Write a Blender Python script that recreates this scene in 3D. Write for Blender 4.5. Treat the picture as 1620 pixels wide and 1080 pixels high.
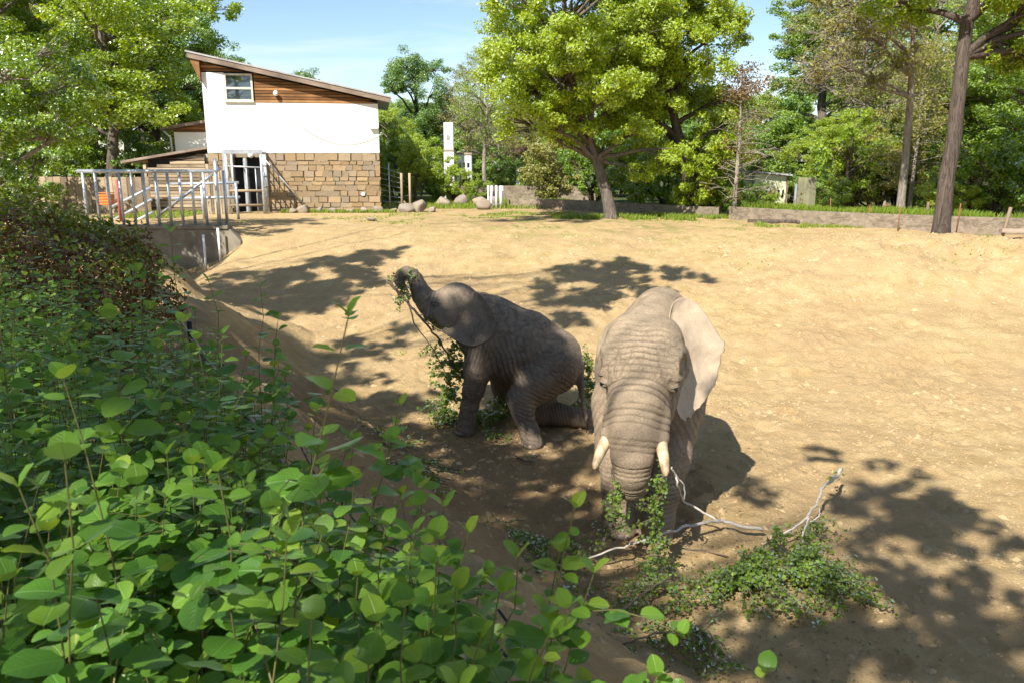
import bpy, math, random
import numpy as np
from mathutils import Vector, Matrix
R = math.radians
# ------------------------------------------------------------------ clear
for o in list(bpy.data.objects): bpy.data.objects.remove(o)
S = bpy.context.scene
C = S.collection
# ------------------------------------------------------------------ camera
cam_d = bpy.data.cameras.new('camera'); cam = bpy.data.objects.new('camera', cam_d); C.objects.link(cam)
cam.location = (0, 0, 4.0); cam.rotation_euler = (R(90 - 12.96), 0, 0)
cam_d.lens = 28; cam_d.sensor_width = 36; cam_d.clip_start = 0.05; cam_d.clip_end = 3000
cam_d.dof.use_dof = True; cam_d.dof.focus_distance = 9.5; cam_d.dof.aperture_fstop = 11
S.camera = cam
# ------------------------------------------------------------------ sky, sun, exposure
SUN_AZ, SUN_EL = 30, 46        # sun stands behind the camera, 30 degrees to its left
LD = Vector((math.sin(R(SUN_AZ))*math.cos(R(SUN_EL)), math.cos(R(SUN_AZ))*math.cos(R(SUN_EL)), -math.sin(R(SUN_EL))))
W = bpy.data.worlds.new('World'); S.world = W; W.use_nodes = True
wn, wl = W.node_tree.nodes, W.node_tree.links
bg = wn['Background']
sky = wn.new('ShaderNodeTexSky'); sky.sky_type = 'NISHITA'; sky.sun_disc = False
sky.sun_elevation = R(SUN_EL); sky.sun_rotation = R(180 + SUN_AZ); sky.air_density = 1.0; sky.dust_density = 0.15; sky.ozone_density = 3.0
tc = wn.new('ShaderNodeTexCoord'); mp = wn.new('ShaderNodeMapping'); mp.inputs['Scale'].default_value = (1.2, 1.2, 7)
mp.inputs['Rotation'].default_value = (0.12, 0.05, 0.3)
cn = wn.new('ShaderNodeTexNoise'); cn.inputs['Scale'].default_value = 2.6; cn.inputs['Detail'].default_value = 7; cn.inputs['Roughness'].default_value = .58; cn.inputs['Distortion'].default_value = .6
cr = wn.new('ShaderNodeValToRGB'); cr.color_ramp.elements[0].position = .46; cr.color_ramp.elements[1].position = .78
cr.color_ramp.elements[1].color = (.75, .75, .75, 1)
cm = wn.new('ShaderNodeMixRGB'); cm.inputs[2].default_value = (7.0, 7.4, 7.9, 1)
wl.new(tc.outputs['Generated'], mp.inputs[0]); wl.new(mp.outputs[0], cn.inputs['Vector']); wl.new(cn.outputs['Fac'], cr.inputs[0])
wl.new(cr.outputs[0], cm.inputs[0]); wl.new(sky.outputs[0], cm.inputs[1]); wl.new(cm.outputs[0], bg.inputs[0])
bg.inputs[1].default_value = 0.075
sun_d = bpy.data.lights.new('sun', 'SUN'); sun_d.energy = 4.6; sun_d.angle = R(0.55); sun_d.color = (1, .95, .86)
sun = bpy.data.objects.new('sun', sun_d); C.objects.link(sun)
sun.rotation_euler = LD.to_track_quat('-Z', 'Y').to_euler(); sun.location = (-20, -35, 40)
S.view_settings.view_transform = 'Standard'; S.view_settings.look = 'None'
S.view_settings.exposure = 1.16; S.view_settings.gamma = 1; S.view_settings.use_curve_mapping = False
S.render.engine = 'CYCLES'
S.cycles.max_bounces = 6; S.cycles.transparent_max_bounces = 8; S.cycles.use_denoising = True

# ------------------------------------------------------------------ helpers
def link(o, parent=None):
    C.objects.link(o)
    if parent is not None: o.parent = parent
    return o
def tag(o, label=None, cat=None, group=None, kind=None):
    if label: o['label'] = label
    if cat: o['category'] = cat
    if group: o['group'] = group
    if kind: o['kind'] = kind
    return o
def empty(name, loc=(0, 0, 0), rz=0, parent=None):
    o = bpy.data.objects.new(name, None); o.location = loc; o.rotation_euler.z = rz; o.empty_display_size = .2
    return link(o, parent)
def np_mesh(name, V, F, smooth=False):
    """V (n,3) array; F (m,k) array of equal-size faces"""
    V = np.asarray(V, dtype=np.float32); F = np.asarray(F, dtype=np.int32)
    me = bpy.data.meshes.new(name); k = F.shape[1]
    me.vertices.add(len(V)); me.vertices.foreach_set('co', V.ravel())
    me.loops.add(F.size); me.loops.foreach_set('vertex_index', F.ravel())
    me.polygons.add(len(F)); me.polygons.foreach_set('loop_start', np.arange(0, F.size, k, dtype=np.int32))
    me.polygons.foreach_set('loop_total', np.full(len(F), k, dtype=np.int32))
    me.update(calc_edges=True)
    me.polygons.foreach_set('use_smooth', np.full(len(F), bool(smooth)))
    return me
class MB:
    """collects shapes into one mesh"""
    def __init__(s): s.v = []; s.f = []; s.n = 0
    def add(s, v, f):
        s.v += [tuple(p) for p in v]; s.f += [tuple(i + s.n for i in q) for q in f]; s.n = len(s.v); return s
    def box(s, c, d, rot=None, jit=0, rng=random):
        x, y, z = d[0]/2, d[1]/2, d[2]/2
        vs = [Vector((a*x, b*y, e*z)) for a in (-1, 1) for b in (-1, 1) for e in (-1, 1)]
        if jit: vs = [v + Vector((rng.uniform(-jit, jit), rng.uniform(-jit, jit), rng.uniform(-jit, jit))) for v in vs]
        if rot is not None: vs = [rot @ v for v in vs]
        cc = Vector(c)
        return s.add([v + cc for v in vs], [(0, 1, 3, 2), (4, 6, 7, 5), (0, 4, 5, 1), (2, 3, 7, 6), (0, 2, 6, 4), (1, 5, 7, 3)])
    def span(s, a, b): return s.box([(p + q)/2 for p, q in zip(a, b)], [abs(q - p) for p, q in zip(a, b)])
    def tube(s, pts, rad, n=8, cap=True):
        pts = [Vector(p) for p in pts]; m = len(pts)
        if not hasattr(rad, '__len__'): rad = [rad]*m
        up = Vector((0, 0, 1)); t0 = (pts[1] - pts[0]).normalized()
        u = t0.cross(up) if abs(t0.z) < .95 else t0.cross(Vector((1, 0, 0)))
        u.normalize(); vs = []
        for i in range(m):
            t = (pts[min(i + 1, m - 1)] - pts[max(i - 1, 0)]).normalized()
            u = (u - t*u.dot(t)).normalized(); w = t.cross(u)
            for k in range(n):
                a = 2*math.pi*k/n; vs.append(pts[i] + (u*math.cos(a) + w*math.sin(a))*rad[i])
        fs = [(i*n + k, i*n + (k + 1) % n, (i + 1)*n + (k + 1) % n, (i + 1)*n + k) for i in range(m - 1) for k in range(n)]
        if cap: fs += [tuple(range(n - 1, -1, -1)), tuple((m - 1)*n + k for k in range(n))]
        return s.add(vs, fs)
    def prism(s, poly, y0, y1):
        """poly of (x,z) extruded along y"""
        n = len(poly); vs = [(x, y0, z) for x, z in poly] + [(x, y1, z) for x, z in poly]
        return s.add(vs, [tuple(range(n)), tuple(range(2*n - 1, n - 1, -1))] + [(i, i + n, (i + 1) % n + n, (i + 1) % n) for i in range(n)])
    def build(s, name, mat, parent=None, smooth=False, bevel=0, flip=True):
        me = bpy.data.meshes.new(name); me.from_pydata(s.v, [], s.f); me.update()
        import bmesh
        bm = bmesh.new(); bm.from_mesh(me); bmesh.ops.recalc_face_normals(bm, faces=bm.faces); bm.to_mesh(me); bm.free()
        if smooth: me.polygons.foreach_set('use_smooth', [True]*len(me.polygons))
        me.materials.append(mat); o = bpy.data.objects.new(name, me)
        if bevel:
            b = o.modifiers.new('bevel', 'BEVEL'); b.width = bevel; b.segments = 2; b.limit_method = 'ANGLE'
        return link(o, parent)
def mesh_obj(name, me, mat, parent=None):
    if mat is not None and not me.materials: me.materials.append(mat)
    return link(bpy.data.objects.new(name, me), parent)
def copy_tree(o, parent=None):
    c = o.copy(); C.objects.link(c); c.parent = parent
    for ch in list(o.children): copy_tree(ch, c)
    return c
# value noise for geometry
_rs = np.random.RandomState(7); _NT = _rs.rand(64, 64, 64).astype(np.float32)
def vnoise(P, sc=1.0):
    P = np.asarray(P, dtype=np.float64)*sc; i = np.floor(P).astype(int); f = P - i; f = f*f*(3 - 2*f); i &= 63; j = (i + 1) & 63
    r = 0
    for a in (0, 1):
        for b in (0, 1):
            for c in (0, 1):
                w = (f[:, 0] if a else 1 - f[:, 0])*(f[:, 1] if b else 1 - f[:, 1])*(f[:, 2] if c else 1 - f[:, 2])
                r = r + w*_NT[(j if a else i)[:, 0], (j if b else i)[:, 1], (j if c else i)[:, 2]]
    return r*2 - 1
def fbm(P, sc=1.0, oct=4):
    r = 0; a = 1
    for k in range(oct): r = r + a*vnoise(np.asarray(P) + 13.7*k, sc*2**k); a *= .5
    return r
def sstep(a, b, x): t = np.clip((x - a)/(b - a), 0, 1); return t*t*(3 - 2*t)

# ------------------------------------------------------------------ materials
class NT:
    def __init__(s, name):
        s.m = bpy.data.materials.new(name); s.m.use_nodes = True; s.t = s.m.node_tree; s.n = s.t.nodes; s.b = s.n['Principled BSDF']; s.out = s.n['Material Output']
        s.co = s.n.new('ShaderNodeTexCoord')
    def new(s, ty, **kw):
        d = s.n.new('ShaderNode' + ty)
        for k, v in kw.items():
            if k in d.inputs: d.inputs[k].default_value = v
            else: setattr(d, k, v)
        return d
    def l(s, a, b): s.t.links.new(a, b); return s
    def vec(s, scale=(1, 1, 1), src='Object', rot=(0, 0, 0)):
        m = s.new('Mapping'); m.inputs['Scale'].default_value = scale; m.inputs['Rotation'].default_value = rot; s.l(s.co.outputs[src], m.inputs[0]); return m.outputs[0]
    def noise(s, sc, det=4, rough=.55, vec=None, dist=0):
        d = s.new('TexNoise', Scale=sc, Detail=det, Roughness=rough, Distortion=dist); s.l(vec if vec is not None else s.co.outputs['Object'], d.inputs['Vector']); return d.outputs['Fac']
    def vor(s, sc, feat='F1', vec=None, rnd=1.0):
        d = s.new('TexVoronoi', Scale=sc, Randomness=rnd); d.feature = feat; s.l(vec if vec is not None else s.co.outputs['Object'], d.inputs['Vector']); return d.outputs['Distance']
    def ramp(s, fac, stops):
        d = s.new('ValToRGB'); e = d.color_ramp.elements
        while len(e) < len(stops): e.new(.5)
        for q, (p, c) in zip(e, stops): q.position = p; q.color = (c if len(c) == 4 else (*c, 1)) if hasattr(c, '__len__') else (c, c, c, 1)
        s.l(fac, d.inputs[0]); return d.outputs[0]
    def mix(s, a, b, fac, mode='MIX'):
        d = s.new('MixRGB', blend_type=mode)
        for i, v in ((0, fac), (1, a), (2, b)):
            if hasattr(v, 'is_linked'): s.l(v, d.inputs[i])
            else: d.inputs[i].default_value = v if i == 0 else (*v, 1)
        return d.outputs[0]
    def math(s, op, a, b=0.0):
        d = s.new('Math', operation=op)
        for i, v in ((0, a), (1, b)):
            if hasattr(v, 'is_linked'): s.l(v, d.inputs[i])
            else: d.inputs[i].default_value = v
        return d.outputs[0]
    def col(s, c):
        if hasattr(c, 'is_linked'): s.l(c, s.b.inputs['Base Color'])
        else: s.b.inputs['Base Color'].default_value = (*c, 1)
        return s
    def bump(s, h, strength=.5, dist=.02, prev=None):
        d = s.new('Bump', Strength=strength, Distance=dist); s.l(h, d.inputs['Height'])
        if prev is not None: s.l(prev, d.inputs['Normal'])
        s.l(d.outputs[0], s.b.inputs['Normal']); return d.outputs[0]
    def rough(s, v, spec=None):
        if hasattr(v, 'is_linked'): s.l(v, s.b.inputs['Roughness'])
        else: s.b.inputs['Roughness'].default_value = v
        if spec is not None: s.b.inputs['Specular IOR Level'].default_value = spec
        return s
def simple(name, c1, c2, sc=6, rough=.7, bump=.3, bd=.01, det=5, vecscale=(1, 1, 1), metal=0, spec=.4):
    t = NT(name); v = t.vec(vecscale); n = t.noise(sc, det, .6, v); n2 = t.noise(sc*.17, 3, .6, v)
    t.col(t.mix(t.ramp(n, [(.3, c1), (.7, c2)]), tuple(a*.7 for a in c1), t.ramp(n2, [(.5, 0.), (.75, .6)])))
    t.rough(rough, spec); t.bump(n, bump, bd); t.b.inputs['Metallic'].default_value = metal
    return t.m
def leaf_mat(name, cols, trans=.45, gloss=.35, tcol=1.35, rough=.45):
    """leaf: diffuse + translucent + a waxy coat; each leaf (mesh island) and each object its own tone"""
    t = NT(name); g = t.new('NewGeometry'); oi = t.new('ObjectInfo')
    r = t.math('FRACT', t.math('ADD', g.outputs['Random Per Island'], oi.outputs['Random']))
    n = t.noise(.9, 3)
    f = t.math('ADD', t.math('MULTIPLY', r, .7), t.math('MULTIPLY', n, .45))
    k = len(cols); c = t.ramp(f, [(.12 + .8*i/(k - 1), q) for i, q in enumerate(cols)])
    vein = t.noise(60, 2); c = t.mix(c, (.5, .5, .5), t.math('MULTIPLY', vein, .0), 'MULTIPLY') if False else c
    d = t.new('BsdfDiffuse'); tr = t.new('BsdfTranslucent'); gl = t.new('BsdfGlossy'); gl.inputs['Roughness'].default_value = rough
    gl.inputs['Color'].default_value = (.9, .95, .9, 1)
    t.l(c, d.inputs[0]); hs = t.new('HueSaturation', Saturation=1.1, Value=tcol); hs.inputs['Hue'].default_value = .485
    t.l(c, hs.inputs['Color']); t.l(hs.outputs[0], tr.inputs[0])
    m1 = t.new('MixShader'); m1.inputs[0].default_value = trans; t.l(d.outputs[0], m1.inputs[1]); t.l(tr.outputs[0], m1.inputs[2])
    fr = t.new('Fresnel'); fr.inputs[0].default_value = 1.45; fm = t.math('MULTIPLY', fr.outputs[0], gloss)
    m2 = t.new('MixShader'); t.l(fm, m2.inputs[0]); t.l(m1.outputs[0], m2.inputs[1]); t.l(gl.outputs[0], m2.inputs[2])
    t.l(m2.outputs[0], t.out.inputs[0]); t.n.remove(t.b)
    return t.m
def bark_mat(name, c1, c2, sc=9, ridge=.035):
    t = NT(name); v = t.vec((1, 1, .13)); n = t.noise(sc, 7, .7, v, .9); vo = t.noise(sc*2.2, 5, .7, t.vec((1, 1, .09)), 1.5)
    n2 = t.noise(1.3, 3)
    t.col(t.mix(t.ramp(t.math('ADD', n, t.math('MULTIPLY', n2, .35)), [(.35, c1), (.85, c2)]), tuple(x*.4 for x in c1), t.ramp(vo, [(.36, .8), (.47, 0.)])))
    t.rough(.9, .2); t.bump(t.math('ADD', n, t.math('MULTIPLY', t.ramp(vo, [(.36, 0.), (.5, 1.)]), .6)), .8, ridge)
    return t.m

M = {}
M['maple'] = leaf_mat('leaf_maple', [(.14, .23, .008), (.25, .35, .012), (.34, .45, .018), (.42, .50, .03)], .5, .3)
M['lime'] = leaf_mat('leaf_lime', [(.12, .21, .008), (.20, .31, .012), (.29, .40, .018), (.38, .46, .03)], .5, .3)
M['oak'] = leaf_mat('leaf_oak', [(.05, .125, .008), (.085, .19, .011), (.14, .26, .015), (.22, .33, .025)], .45, .4)
M['mid'] = leaf_mat('leaf_mid', [(.08, .17, .008), (.14, .25, .012), (.21, .33, .017), (.29, .40, .026)], .48, .35)
M['olive'] = leaf_mat('leaf_olive', [(.14, .15, .03), (.24, .25, .045), (.32, .33, .065), (.34, .27, .09)], .45, .25)
M['brown_leaf'] = leaf_mat('leaf_brown', [(.10, .06, .02), (.20, .11, .04), (.30, .20, .08)], .35, .2)
M['bark'] = bark_mat('bark_grey', (.075, .058, .045), (.21, .175, .14))
M['bark_pale'] = bark_mat('bark_pale', (.16, .13, .10), (.38, .33, .27), 12, .02)
M['bark_dark'] = bark_mat('bark_dark', (.045, .035, .028), (.13, .10, .08))
# ------------------------------------------------------------------ ground
def bank_edge(y): return -2.65 - .55*(y - 7.25)          # x of the bank's edge above the enclosure
def plateau(x, y):
    """smooth height of the enclosure floor: low by the elephants, rising to the yard behind"""
    t = sstep(12.2, 25.5, y + .12*x)
    t = .55*t + .45*np.clip((y + .12*x - 12.5)/12.5, 0, 1)
    return 1.8*t
def ground_z(x, y):
    x = np.asarray(x, float); y = np.asarray(y, float)
    z = plateau(x, y)
    e = x - bank_edge(y); q_ = np.stack([x.ravel(), y.ravel(), 0*x.ravel()], 1); e = e + (.55*fbm(q_ + 50, .55, 3) + .12*vnoise(q_, 2.6)).reshape(x.shape)
        # spoil heap on the right
    mx = sstep(5.2, 9.5, x)*sstep(17, 19.2, y)*sstep(23.2, 20.5, y)
    z = z + .62*mx*(.7 + .3*np.sin(x*1.3)*np.cos(y*.9 + x*.4))
    far = sstep(45, 120, np.hypot(x, y)); z = z - .0*far
    z = z - 1.0*sstep(-7.6, -9.8, x)*sstep(16.5, 20.5, y)*sstep(24.35, 23.9, y)
    z = z + .15*sstep(-7.5, -9, x)*sstep(24, 24.3, y)*sstep(31, 27, y)
    bank = np.clip(1 - (e + .1)/3.3, 0, 1)*sstep(20.5, 16.5, y); bank = bank*.85 + .15*bank*bank*(3 - 2*bank)
    return z + np.maximum(2.15 - z, 0)*bank**1.15
def axis(segs):
    out = []
    for a, b, st in segs: out.append(np.arange(a, b, st))
    return np.concatenate(out + [np.array([segs[-1][1]])])
gx = axis([(-1500, -200, 260), (-200, -40, 20), (-40, -12, 1.2), (-12, -5, .14), (-5, 8.5, .045), (8.5, 20, .14), (20, 40, 1), (40, 200, 20), (200, 1500, 260)])
gy = axis([(-300, -20, 40), (-20, 3, 1.2), (3, 14, .045), (14, 20, .07), (20, 28, .14), (28, 44, .4), (44, 100, 4), (100, 1500, 175)])
GX, GY = np.meshgrid(gx, gy, indexing='ij'); gxf, gyf = GX.ravel(), GY.ravel()
GZ = ground_z(gxf, gyf)
P3 = np.stack([gxf, gyf, np.zeros_like(gxf)], 1)
near = sstep(34, 24, gyf)*sstep(-14, -10, gxf)*sstep(24, 18, gxf)
rel = .05*fbm(P3, .45, 3) + .034*fbm(P3, 1.7, 3)
lump = fbm(P3 + 5, 5.0, 3); rel = rel + .021*np.maximum(lump - .15, 0)*1.6 - .014*np.maximum(-lump - .2, 0)
cl = vnoise(P3 + 31, 13.0); rel = rel + .022*np.maximum(cl - .35, 0)*(.5 + .5*fbm(P3 + 9, .8, 2))*1.8
trod = sstep(.1, .5, fbm(P3 + 77, .55, 2)); rel = rel + trod*(.016*np.maximum(vnoise(P3 + 3, 7.5), -.2))
heap = sstep(5.2, 9.5, gxf)*sstep(17, 19.2, gyf)*sstep(23.2, 20.5, gyf); rel = rel + heap*(.12*fbm(P3 + 2, 2.0, 4) + .02)
# elephant footprints: shallow round dents with a pushed-up rim
rs = np.random.RandomState(5)
for k in range(380):
    fx, fy = rs.uniform(-4, 9), rs.uniform(5, 19); r = rs.uniform(.13, .2)
    if fx < bank_edge(fy) + .5: continue
    m = (abs(gxf - fx) < .5) & (abs(gyf - fy) < .5)
    d = np.hypot(gxf[m] - fx, gyf[m] - fy)/r
    rel[m] += rs.uniform(.012, .036)*(-(1 - sstep(.6, 1., d)) + .55*np.exp(-((d - 1.12)/.16)**2))
onbank = sstep(1., -.38, gxf - bank_edge(gyf))*sstep(20, 17, gyf)
flat = np.ones_like(gxf)
for fx, fy in [(1.2, 8.0), (1.65, 8.05), (-.71, 11.3), (.3, 10.75), (1.15, 11.6), (-.2, 12.2)]:
    flat *= 1 - .9*np.exp(-((gxf - fx)**2 + (gyf - fy)**2)/.09)
GZ = GZ + rel*near*(1 + .5*onbank)*flat
nx, ny = len(gx), len(gy); idx = np.arange(nx*ny).reshape(nx, ny)
F = np.stack([idx[:-1, :-1].ravel(), idx[1:, :-1].ravel(), idx[1:, 1:].ravel(), idx[:-1, 1:].ravel()], 1)
gme = np_mesh('ground', np.stack([gxf, gyf, GZ], 1), F, True)
t = NT('sandy_soil')
n1 = t.noise(.35, 5, .6); n2 = t.noise(2.3, 6, .65); n3 = t.noise(14, 6, .7); n4 = t.noise(70, 4, .7)
c = t.ramp(n2, [(.28, (.36, .245, .11)), (.5, (.46, .33, .16)), (.72, (.54, .405, .215))])
c = t.mix(c, (.40, .275, .145), t.ramp(n1, [(.42, 0.), (.65, .75)]))
c = t.mix(c, (.30, .20, .105), t.ramp(n3, [(.56, 0.), (.75, .55)]))
c = t.mix(c, (.62, .50, .33), t.ramp(n4, [(.6, 0.), (.8, .5)]))
n5 = t.noise(34, 5, .75, None, .6); c = t.mix(c, (.24, .155, .075), t.ramp(n5, [(.57, 0.), (.7, .7)]))
n6 = t.noise(.9, 5, .7, None, 1.2); c = t.mix(c, (.34, .225, .105), t.ramp(n6, [(.52, 0.), (.68, .5)]))
# trampled, damper brown soil where the animals feed
sx = t.new('SeparateXYZ'); t.l(t.co.outputs['Object'], sx.inputs[0])
def dist_mask(cx, cy, r0, r1, wob=1.2):
    dx = t.math('SUBTRACT', sx.outputs[0], cx); dy = t.math('SUBTRACT', sx.outputs[1], cy)
    d = t.math('SQRT', t.math('ADD', t.math('MULTIPLY', dx, dx), t.math('MULTIPLY', dy, dy)))
    d = t.math('ADD', d, t.math('MULTIPLY', t.math('SUBTRACT', t.noise(1.1, 4), .5), wob*2))
    q = t.new('MapRange', **{'From Min': r0, 'From Max': r1, 'To Min': 1., 'To Max': 0.}); t.l(d, q.inputs[0]); return q.outputs[0]
c = t.mix(c, (.225, .135, .066), t.math('MULTIPLY', dist_mask(-1.2, 9.3, 1.0, 4.6), .62))
# grass bloom on the far yard
gm = t.math('MULTIPLY', dist_mask(3, 30, 3, 11, 2.5), t.ramp(t.noise(1.1, 5, .7), [(.5, 0.), (.62, .8)]))
c = t.mix(c, (.17, .20, .045), gm)
# public bank and woodland floor beyond the yard
fy = t.new('MapRange', **{'From Min': 37., 'From Max': 41.}); t.l(sx.outputs[1], fy.inputs[0])
c = t.mix(c, (.07, .085, .03), fy.outputs[0])
t.col(c); t.rough(.95, .15)
b1 = t.bump(t.math('ADD', n3, t.math('MULTIPLY', n2, .6)), .9, .05)
cr_ = t.vor(7, 'DISTANCE_TO_EDGE', t.vec((1, 1, 1)))
b2 = t.bump(t.math('SUBTRACT', n4, n5), .8, .022, b1)
M['sand'] = t.m
g_obj = mesh_obj('ground', gme, M['sand']); tag(g_obj, kind='structure')
def gz(x, y): return float(ground_z(x, y))
# clods and pebbles strewn on the soil
def lump_proto(rs):
    v = np.array([(0, 0, 1), (1, 0, 0), (.3, .95, .1), (-.8, .6, 0), (-.8, -.6, .1), (.3, -.95, 0)]) * rs.uniform(.6, 1.2, (6, 1)); v[:, 2] *= .6
    return v
LF = np.array([(0, 1, 2), (0, 2, 3), (0, 3, 4), (0, 4, 5), (0, 5, 1)])
rs = np.random.RandomState(11); PV = []; PF = []; nn = 0
for k in range(20000):
    if k < 10500: x, y = rs.uniform(-3.5, 8), rs.uniform(4.6, 13)
    elif k < 17500: x, y = rs.uniform(-7, 14), rs.uniform(12, 24)
    else: x, y = rs.uniform(5.5, 14), rs.uniform(17.4, 22.5)
    if x < bank_edge(y) + .25: continue
    if k < 10500 and vnoise(np.array([[x, y, 3.]]), .9)[0] < rs.uniform(-1, .7): continue
    s = rs.uniform(.006, .017)*(1 + 2.2*rs.rand()**8)*(1 + .05*y)
    a = rs.uniform(0, 6.28); v = lump_proto(rs)*s; ca, sa = math.cos(a), math.sin(a)
    PV.append(np.stack([v[:, 0]*ca - v[:, 1]*sa + x, v[:, 0]*sa + v[:, 1]*ca + y, v[:, 2]], 1)); PF.append(LF + nn); nn += 6
PV = np.concatenate(PV)
# drop each clod on the mesh surface (bilinear lookup of the ground grid)
def gsample(x, y):
    i = np.clip(np.searchsorted(gx, x) - 1, 0, nx - 2); j = np.clip(np.searchsorted(gy, y) - 1, 0, ny - 2)
    u = (x - gx[i])/(gx[i + 1] - gx[i]); v = (y - gy[j])/(gy[j + 1] - gy[j]); Z = GZ.reshape(nx, ny)
    return Z[i, j]*(1 - u)*(1 - v) + Z[i + 1, j]*u*(1 - v) + Z[i, j + 1]*(1 - u)*v + Z[i + 1, j + 1]*u*v
PV[:, 2] += gsample(PV[:, 0], PV[:, 1]) - .002
M['clod'] = simple('clod', (.29, .20, .10), (.42, .31, .17), 3, .95, .3, .01)
tag(mesh_obj('soil_clods', np_mesh('soil_clods', PV, np.concatenate(PF)), M['clod']), 'small dry clods and pebbles strewn over the sandy soil', 'pebbles', kind='stuff')
# ------------------------------------------------------------------ elephants
class SDF:
    """implicit body: round cones and ellipsoids blended into one continuous skin"""
    def __init__(s, lo, hi, h):
        s.lo = np.array(lo, float); s.h = h; s.n = np.ceil((np.array(hi) - s.lo)/h).astype(int) + 1
        s.f = np.full(s.n, 2.0, np.float32); s.ax = [s.lo[i] + np.arange(s.n[i])*h for i in range(3)]
    def _win(s, lo, hi):
        a = np.maximum(np.floor((np.array(lo) - s.lo)/s.h).astype(int), 0); b = np.minimum(np.ceil((np.array(hi) - s.lo)/s.h).astype(int) + 1, s.n)
        sl = tuple(slice(a[i], b[i]) for i in range(3))
        X, Y, Z = np.meshgrid(*[s.ax[i][sl[i]] for i in range(3)], indexing='ij'); return sl, X, Y, Z
    def _min(s, sl, d, k):
        a = s.f[sl]; h = np.clip(.5 + .5*(d - a)/k, 0, 1); s.f[sl] = d + (a - d)*h - k*h*(1 - h)
    def _max(s, sl, d, k):
        a = s.f[sl]; h = np.clip(.5 - .5*(d - a)/k, 0, 1); s.f[sl] = d + (a - d)*h + k*h*(1 - h)
    def cone(s, a, b, r1, r2, k=.08, sub=False):
        a = np.array(a, float); b = np.array(b, float); m = max(r1, r2) + k + .06
        sl, X, Y, Z = s._win(np.minimum(a, b) - m, np.maximum(a, b) + m); ba = b - a; l2 = ba @ ba
        t = np.clip(((X - a[0])*ba[0] + (Y - a[1])*ba[1] + (Z - a[2])*ba[2])/l2, 0, 1)
        d = np.sqrt((X - a[0] - t*ba[0])**2 + (Y - a[1] - t*ba[1])**2 + (Z - a[2] - t*ba[2])**2) - (r1 + (r2 - r1)*t)
        (s._max(sl, -d, k) if sub else s._min(sl, d, k)); return s
    def chain(s, pts, k=.08):
        for p, q in zip(pts[:-1], pts[1:]): s.cone(p[:3], q[:3], p[3], q[3], k)
        return s
    def ell(s, c, r, k=.08, sub=False, rot=None):
        c = np.array(c, float); r = np.array(r, float); m = max(r) + k + .06
        sl, X, Y, Z = s._win(c - m, c + m); q = [X - c[0], Y - c[1], Z - c[2]]
        if rot is not None:
            Q = np.array(rot.inverted()); q = [Q[i][0]*q[0] + Q[i][1]*q[1] + Q[i][2]*q[2] for i in range(3)]
        k0 = np.sqrt(sum((q[i]/r[i])**2 for i in range(3))); k1 = np.sqrt(sum((q[i]/r[i]**2)**2 for i in range(3))) + 1e-6
        d = k0*(k0 - 1)/k1
        (s._max(sl, -d, k) if sub else s._min(sl, d, k)); return s
    def floor(s, z):
        sl = (slice(None),)*3; d = z - s.ax[2][None, None, :]; s.f = np.maximum(s.f, d + 0*s.f)
        return s
    def mesh(s):
        f = s.f; neg = f < 0; n = s.n
        def cor(a, i, j, k): return a[i:n[0] - 1 + i, j:n[1] - 1 + j, k:n[2] - 1 + k]
        cnt = sum(cor(neg, i, j, k).astype(np.int8) for i in (0, 1) for j in (0, 1) for k in (0, 1))
        ci = np.argwhere((cnt > 0) & (cnt < 8)); vid = np.full(np.array(n) - 1, -1, np.int32); vid[tuple(ci.T)] = np.arange(len(ci))
        acc = np.zeros((len(ci), 3)); num = np.zeros(len(ci))
        cs = [(i, j, k) for i in (0, 1) for j in (0, 1) for k in (0, 1)]
        for a in cs:
            for ax in range(3):
                if a[ax]: continue
                b = list(a); b[ax] = 1
                fa = f[tuple((ci + a).T)]; fb = f[tuple((ci + b).T)]; m = (fa < 0) != (fb < 0)
                t = np.where(m, fa/np.where(m, fa - fb, 1), 0)
                p = np.tile(np.array(a, float), (len(ci), 1)); p[:, ax] = t
                acc += p*m[:, None]; num += m
        V = s.lo + (ci + acc/num[:, None])*s.h
        Fs = []
        for ax in range(3):
            u, w = [(1, 2), (2, 0), (0, 1)][ax]
            sl0 = [slice(None)]*3; sl1 = [slice(None)]*3; sl0[ax] = slice(0, -1); sl1[ax] = slice(1, None)
            e = np.argwhere(neg[tuple(sl0)] != neg[tuple(sl1)])
            e = e[(e[:, u] > 0) & (e[:, w] > 0) & (e[:, u] < n[u] - 1) & (e[:, w] < n[w] - 1)]
            flip = ~neg[tuple(e.T)]
            def off(du, dw): q = e.copy(); q[:, u] += du; q[:, w] += dw; return vid[tuple(q.T)]
            Q = np.stack([off(-1, -1), off(0, -1), off(0, 0), off(-1, 0)], 1); Q[flip] = Q[flip][:, ::-1]; Fs.append(Q)
        return V, np.concatenate(Fs)
def vnormals(V, F):
    a = V[F[:, 2]] - V[F[:, 0]]; b = V[F[:, 3]] - V[F[:, 1]]; fn = np.cross(a, b); N = np.zeros_like(V)
    for k in range(4): np.add.at(N, F[:, k], fn)
    return N/(np.linalg.norm(N, axis=1, keepdims=True) + 1e-9)
def relax(V, F, it=2, lam=.5):
    E = np.concatenate([F[:, [0, 1]], F[:, [1, 2]], F[:, [2, 3]], F[:, [3, 0]]])
    for _ in range(it):
        A = np.zeros_like(V); c = np.zeros(len(V)); np.add.at(A, E[:, 0], V[E[:, 1]]); np.add.at(A, E[:, 1], V[E[:, 0]]); np.add.at(c, E[:, 0], 1); np.add.at(c, E[:, 1], 1)
        V = V + lam*(A/np.maximum(c, 1)[:, None] - V)
    return V
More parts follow.
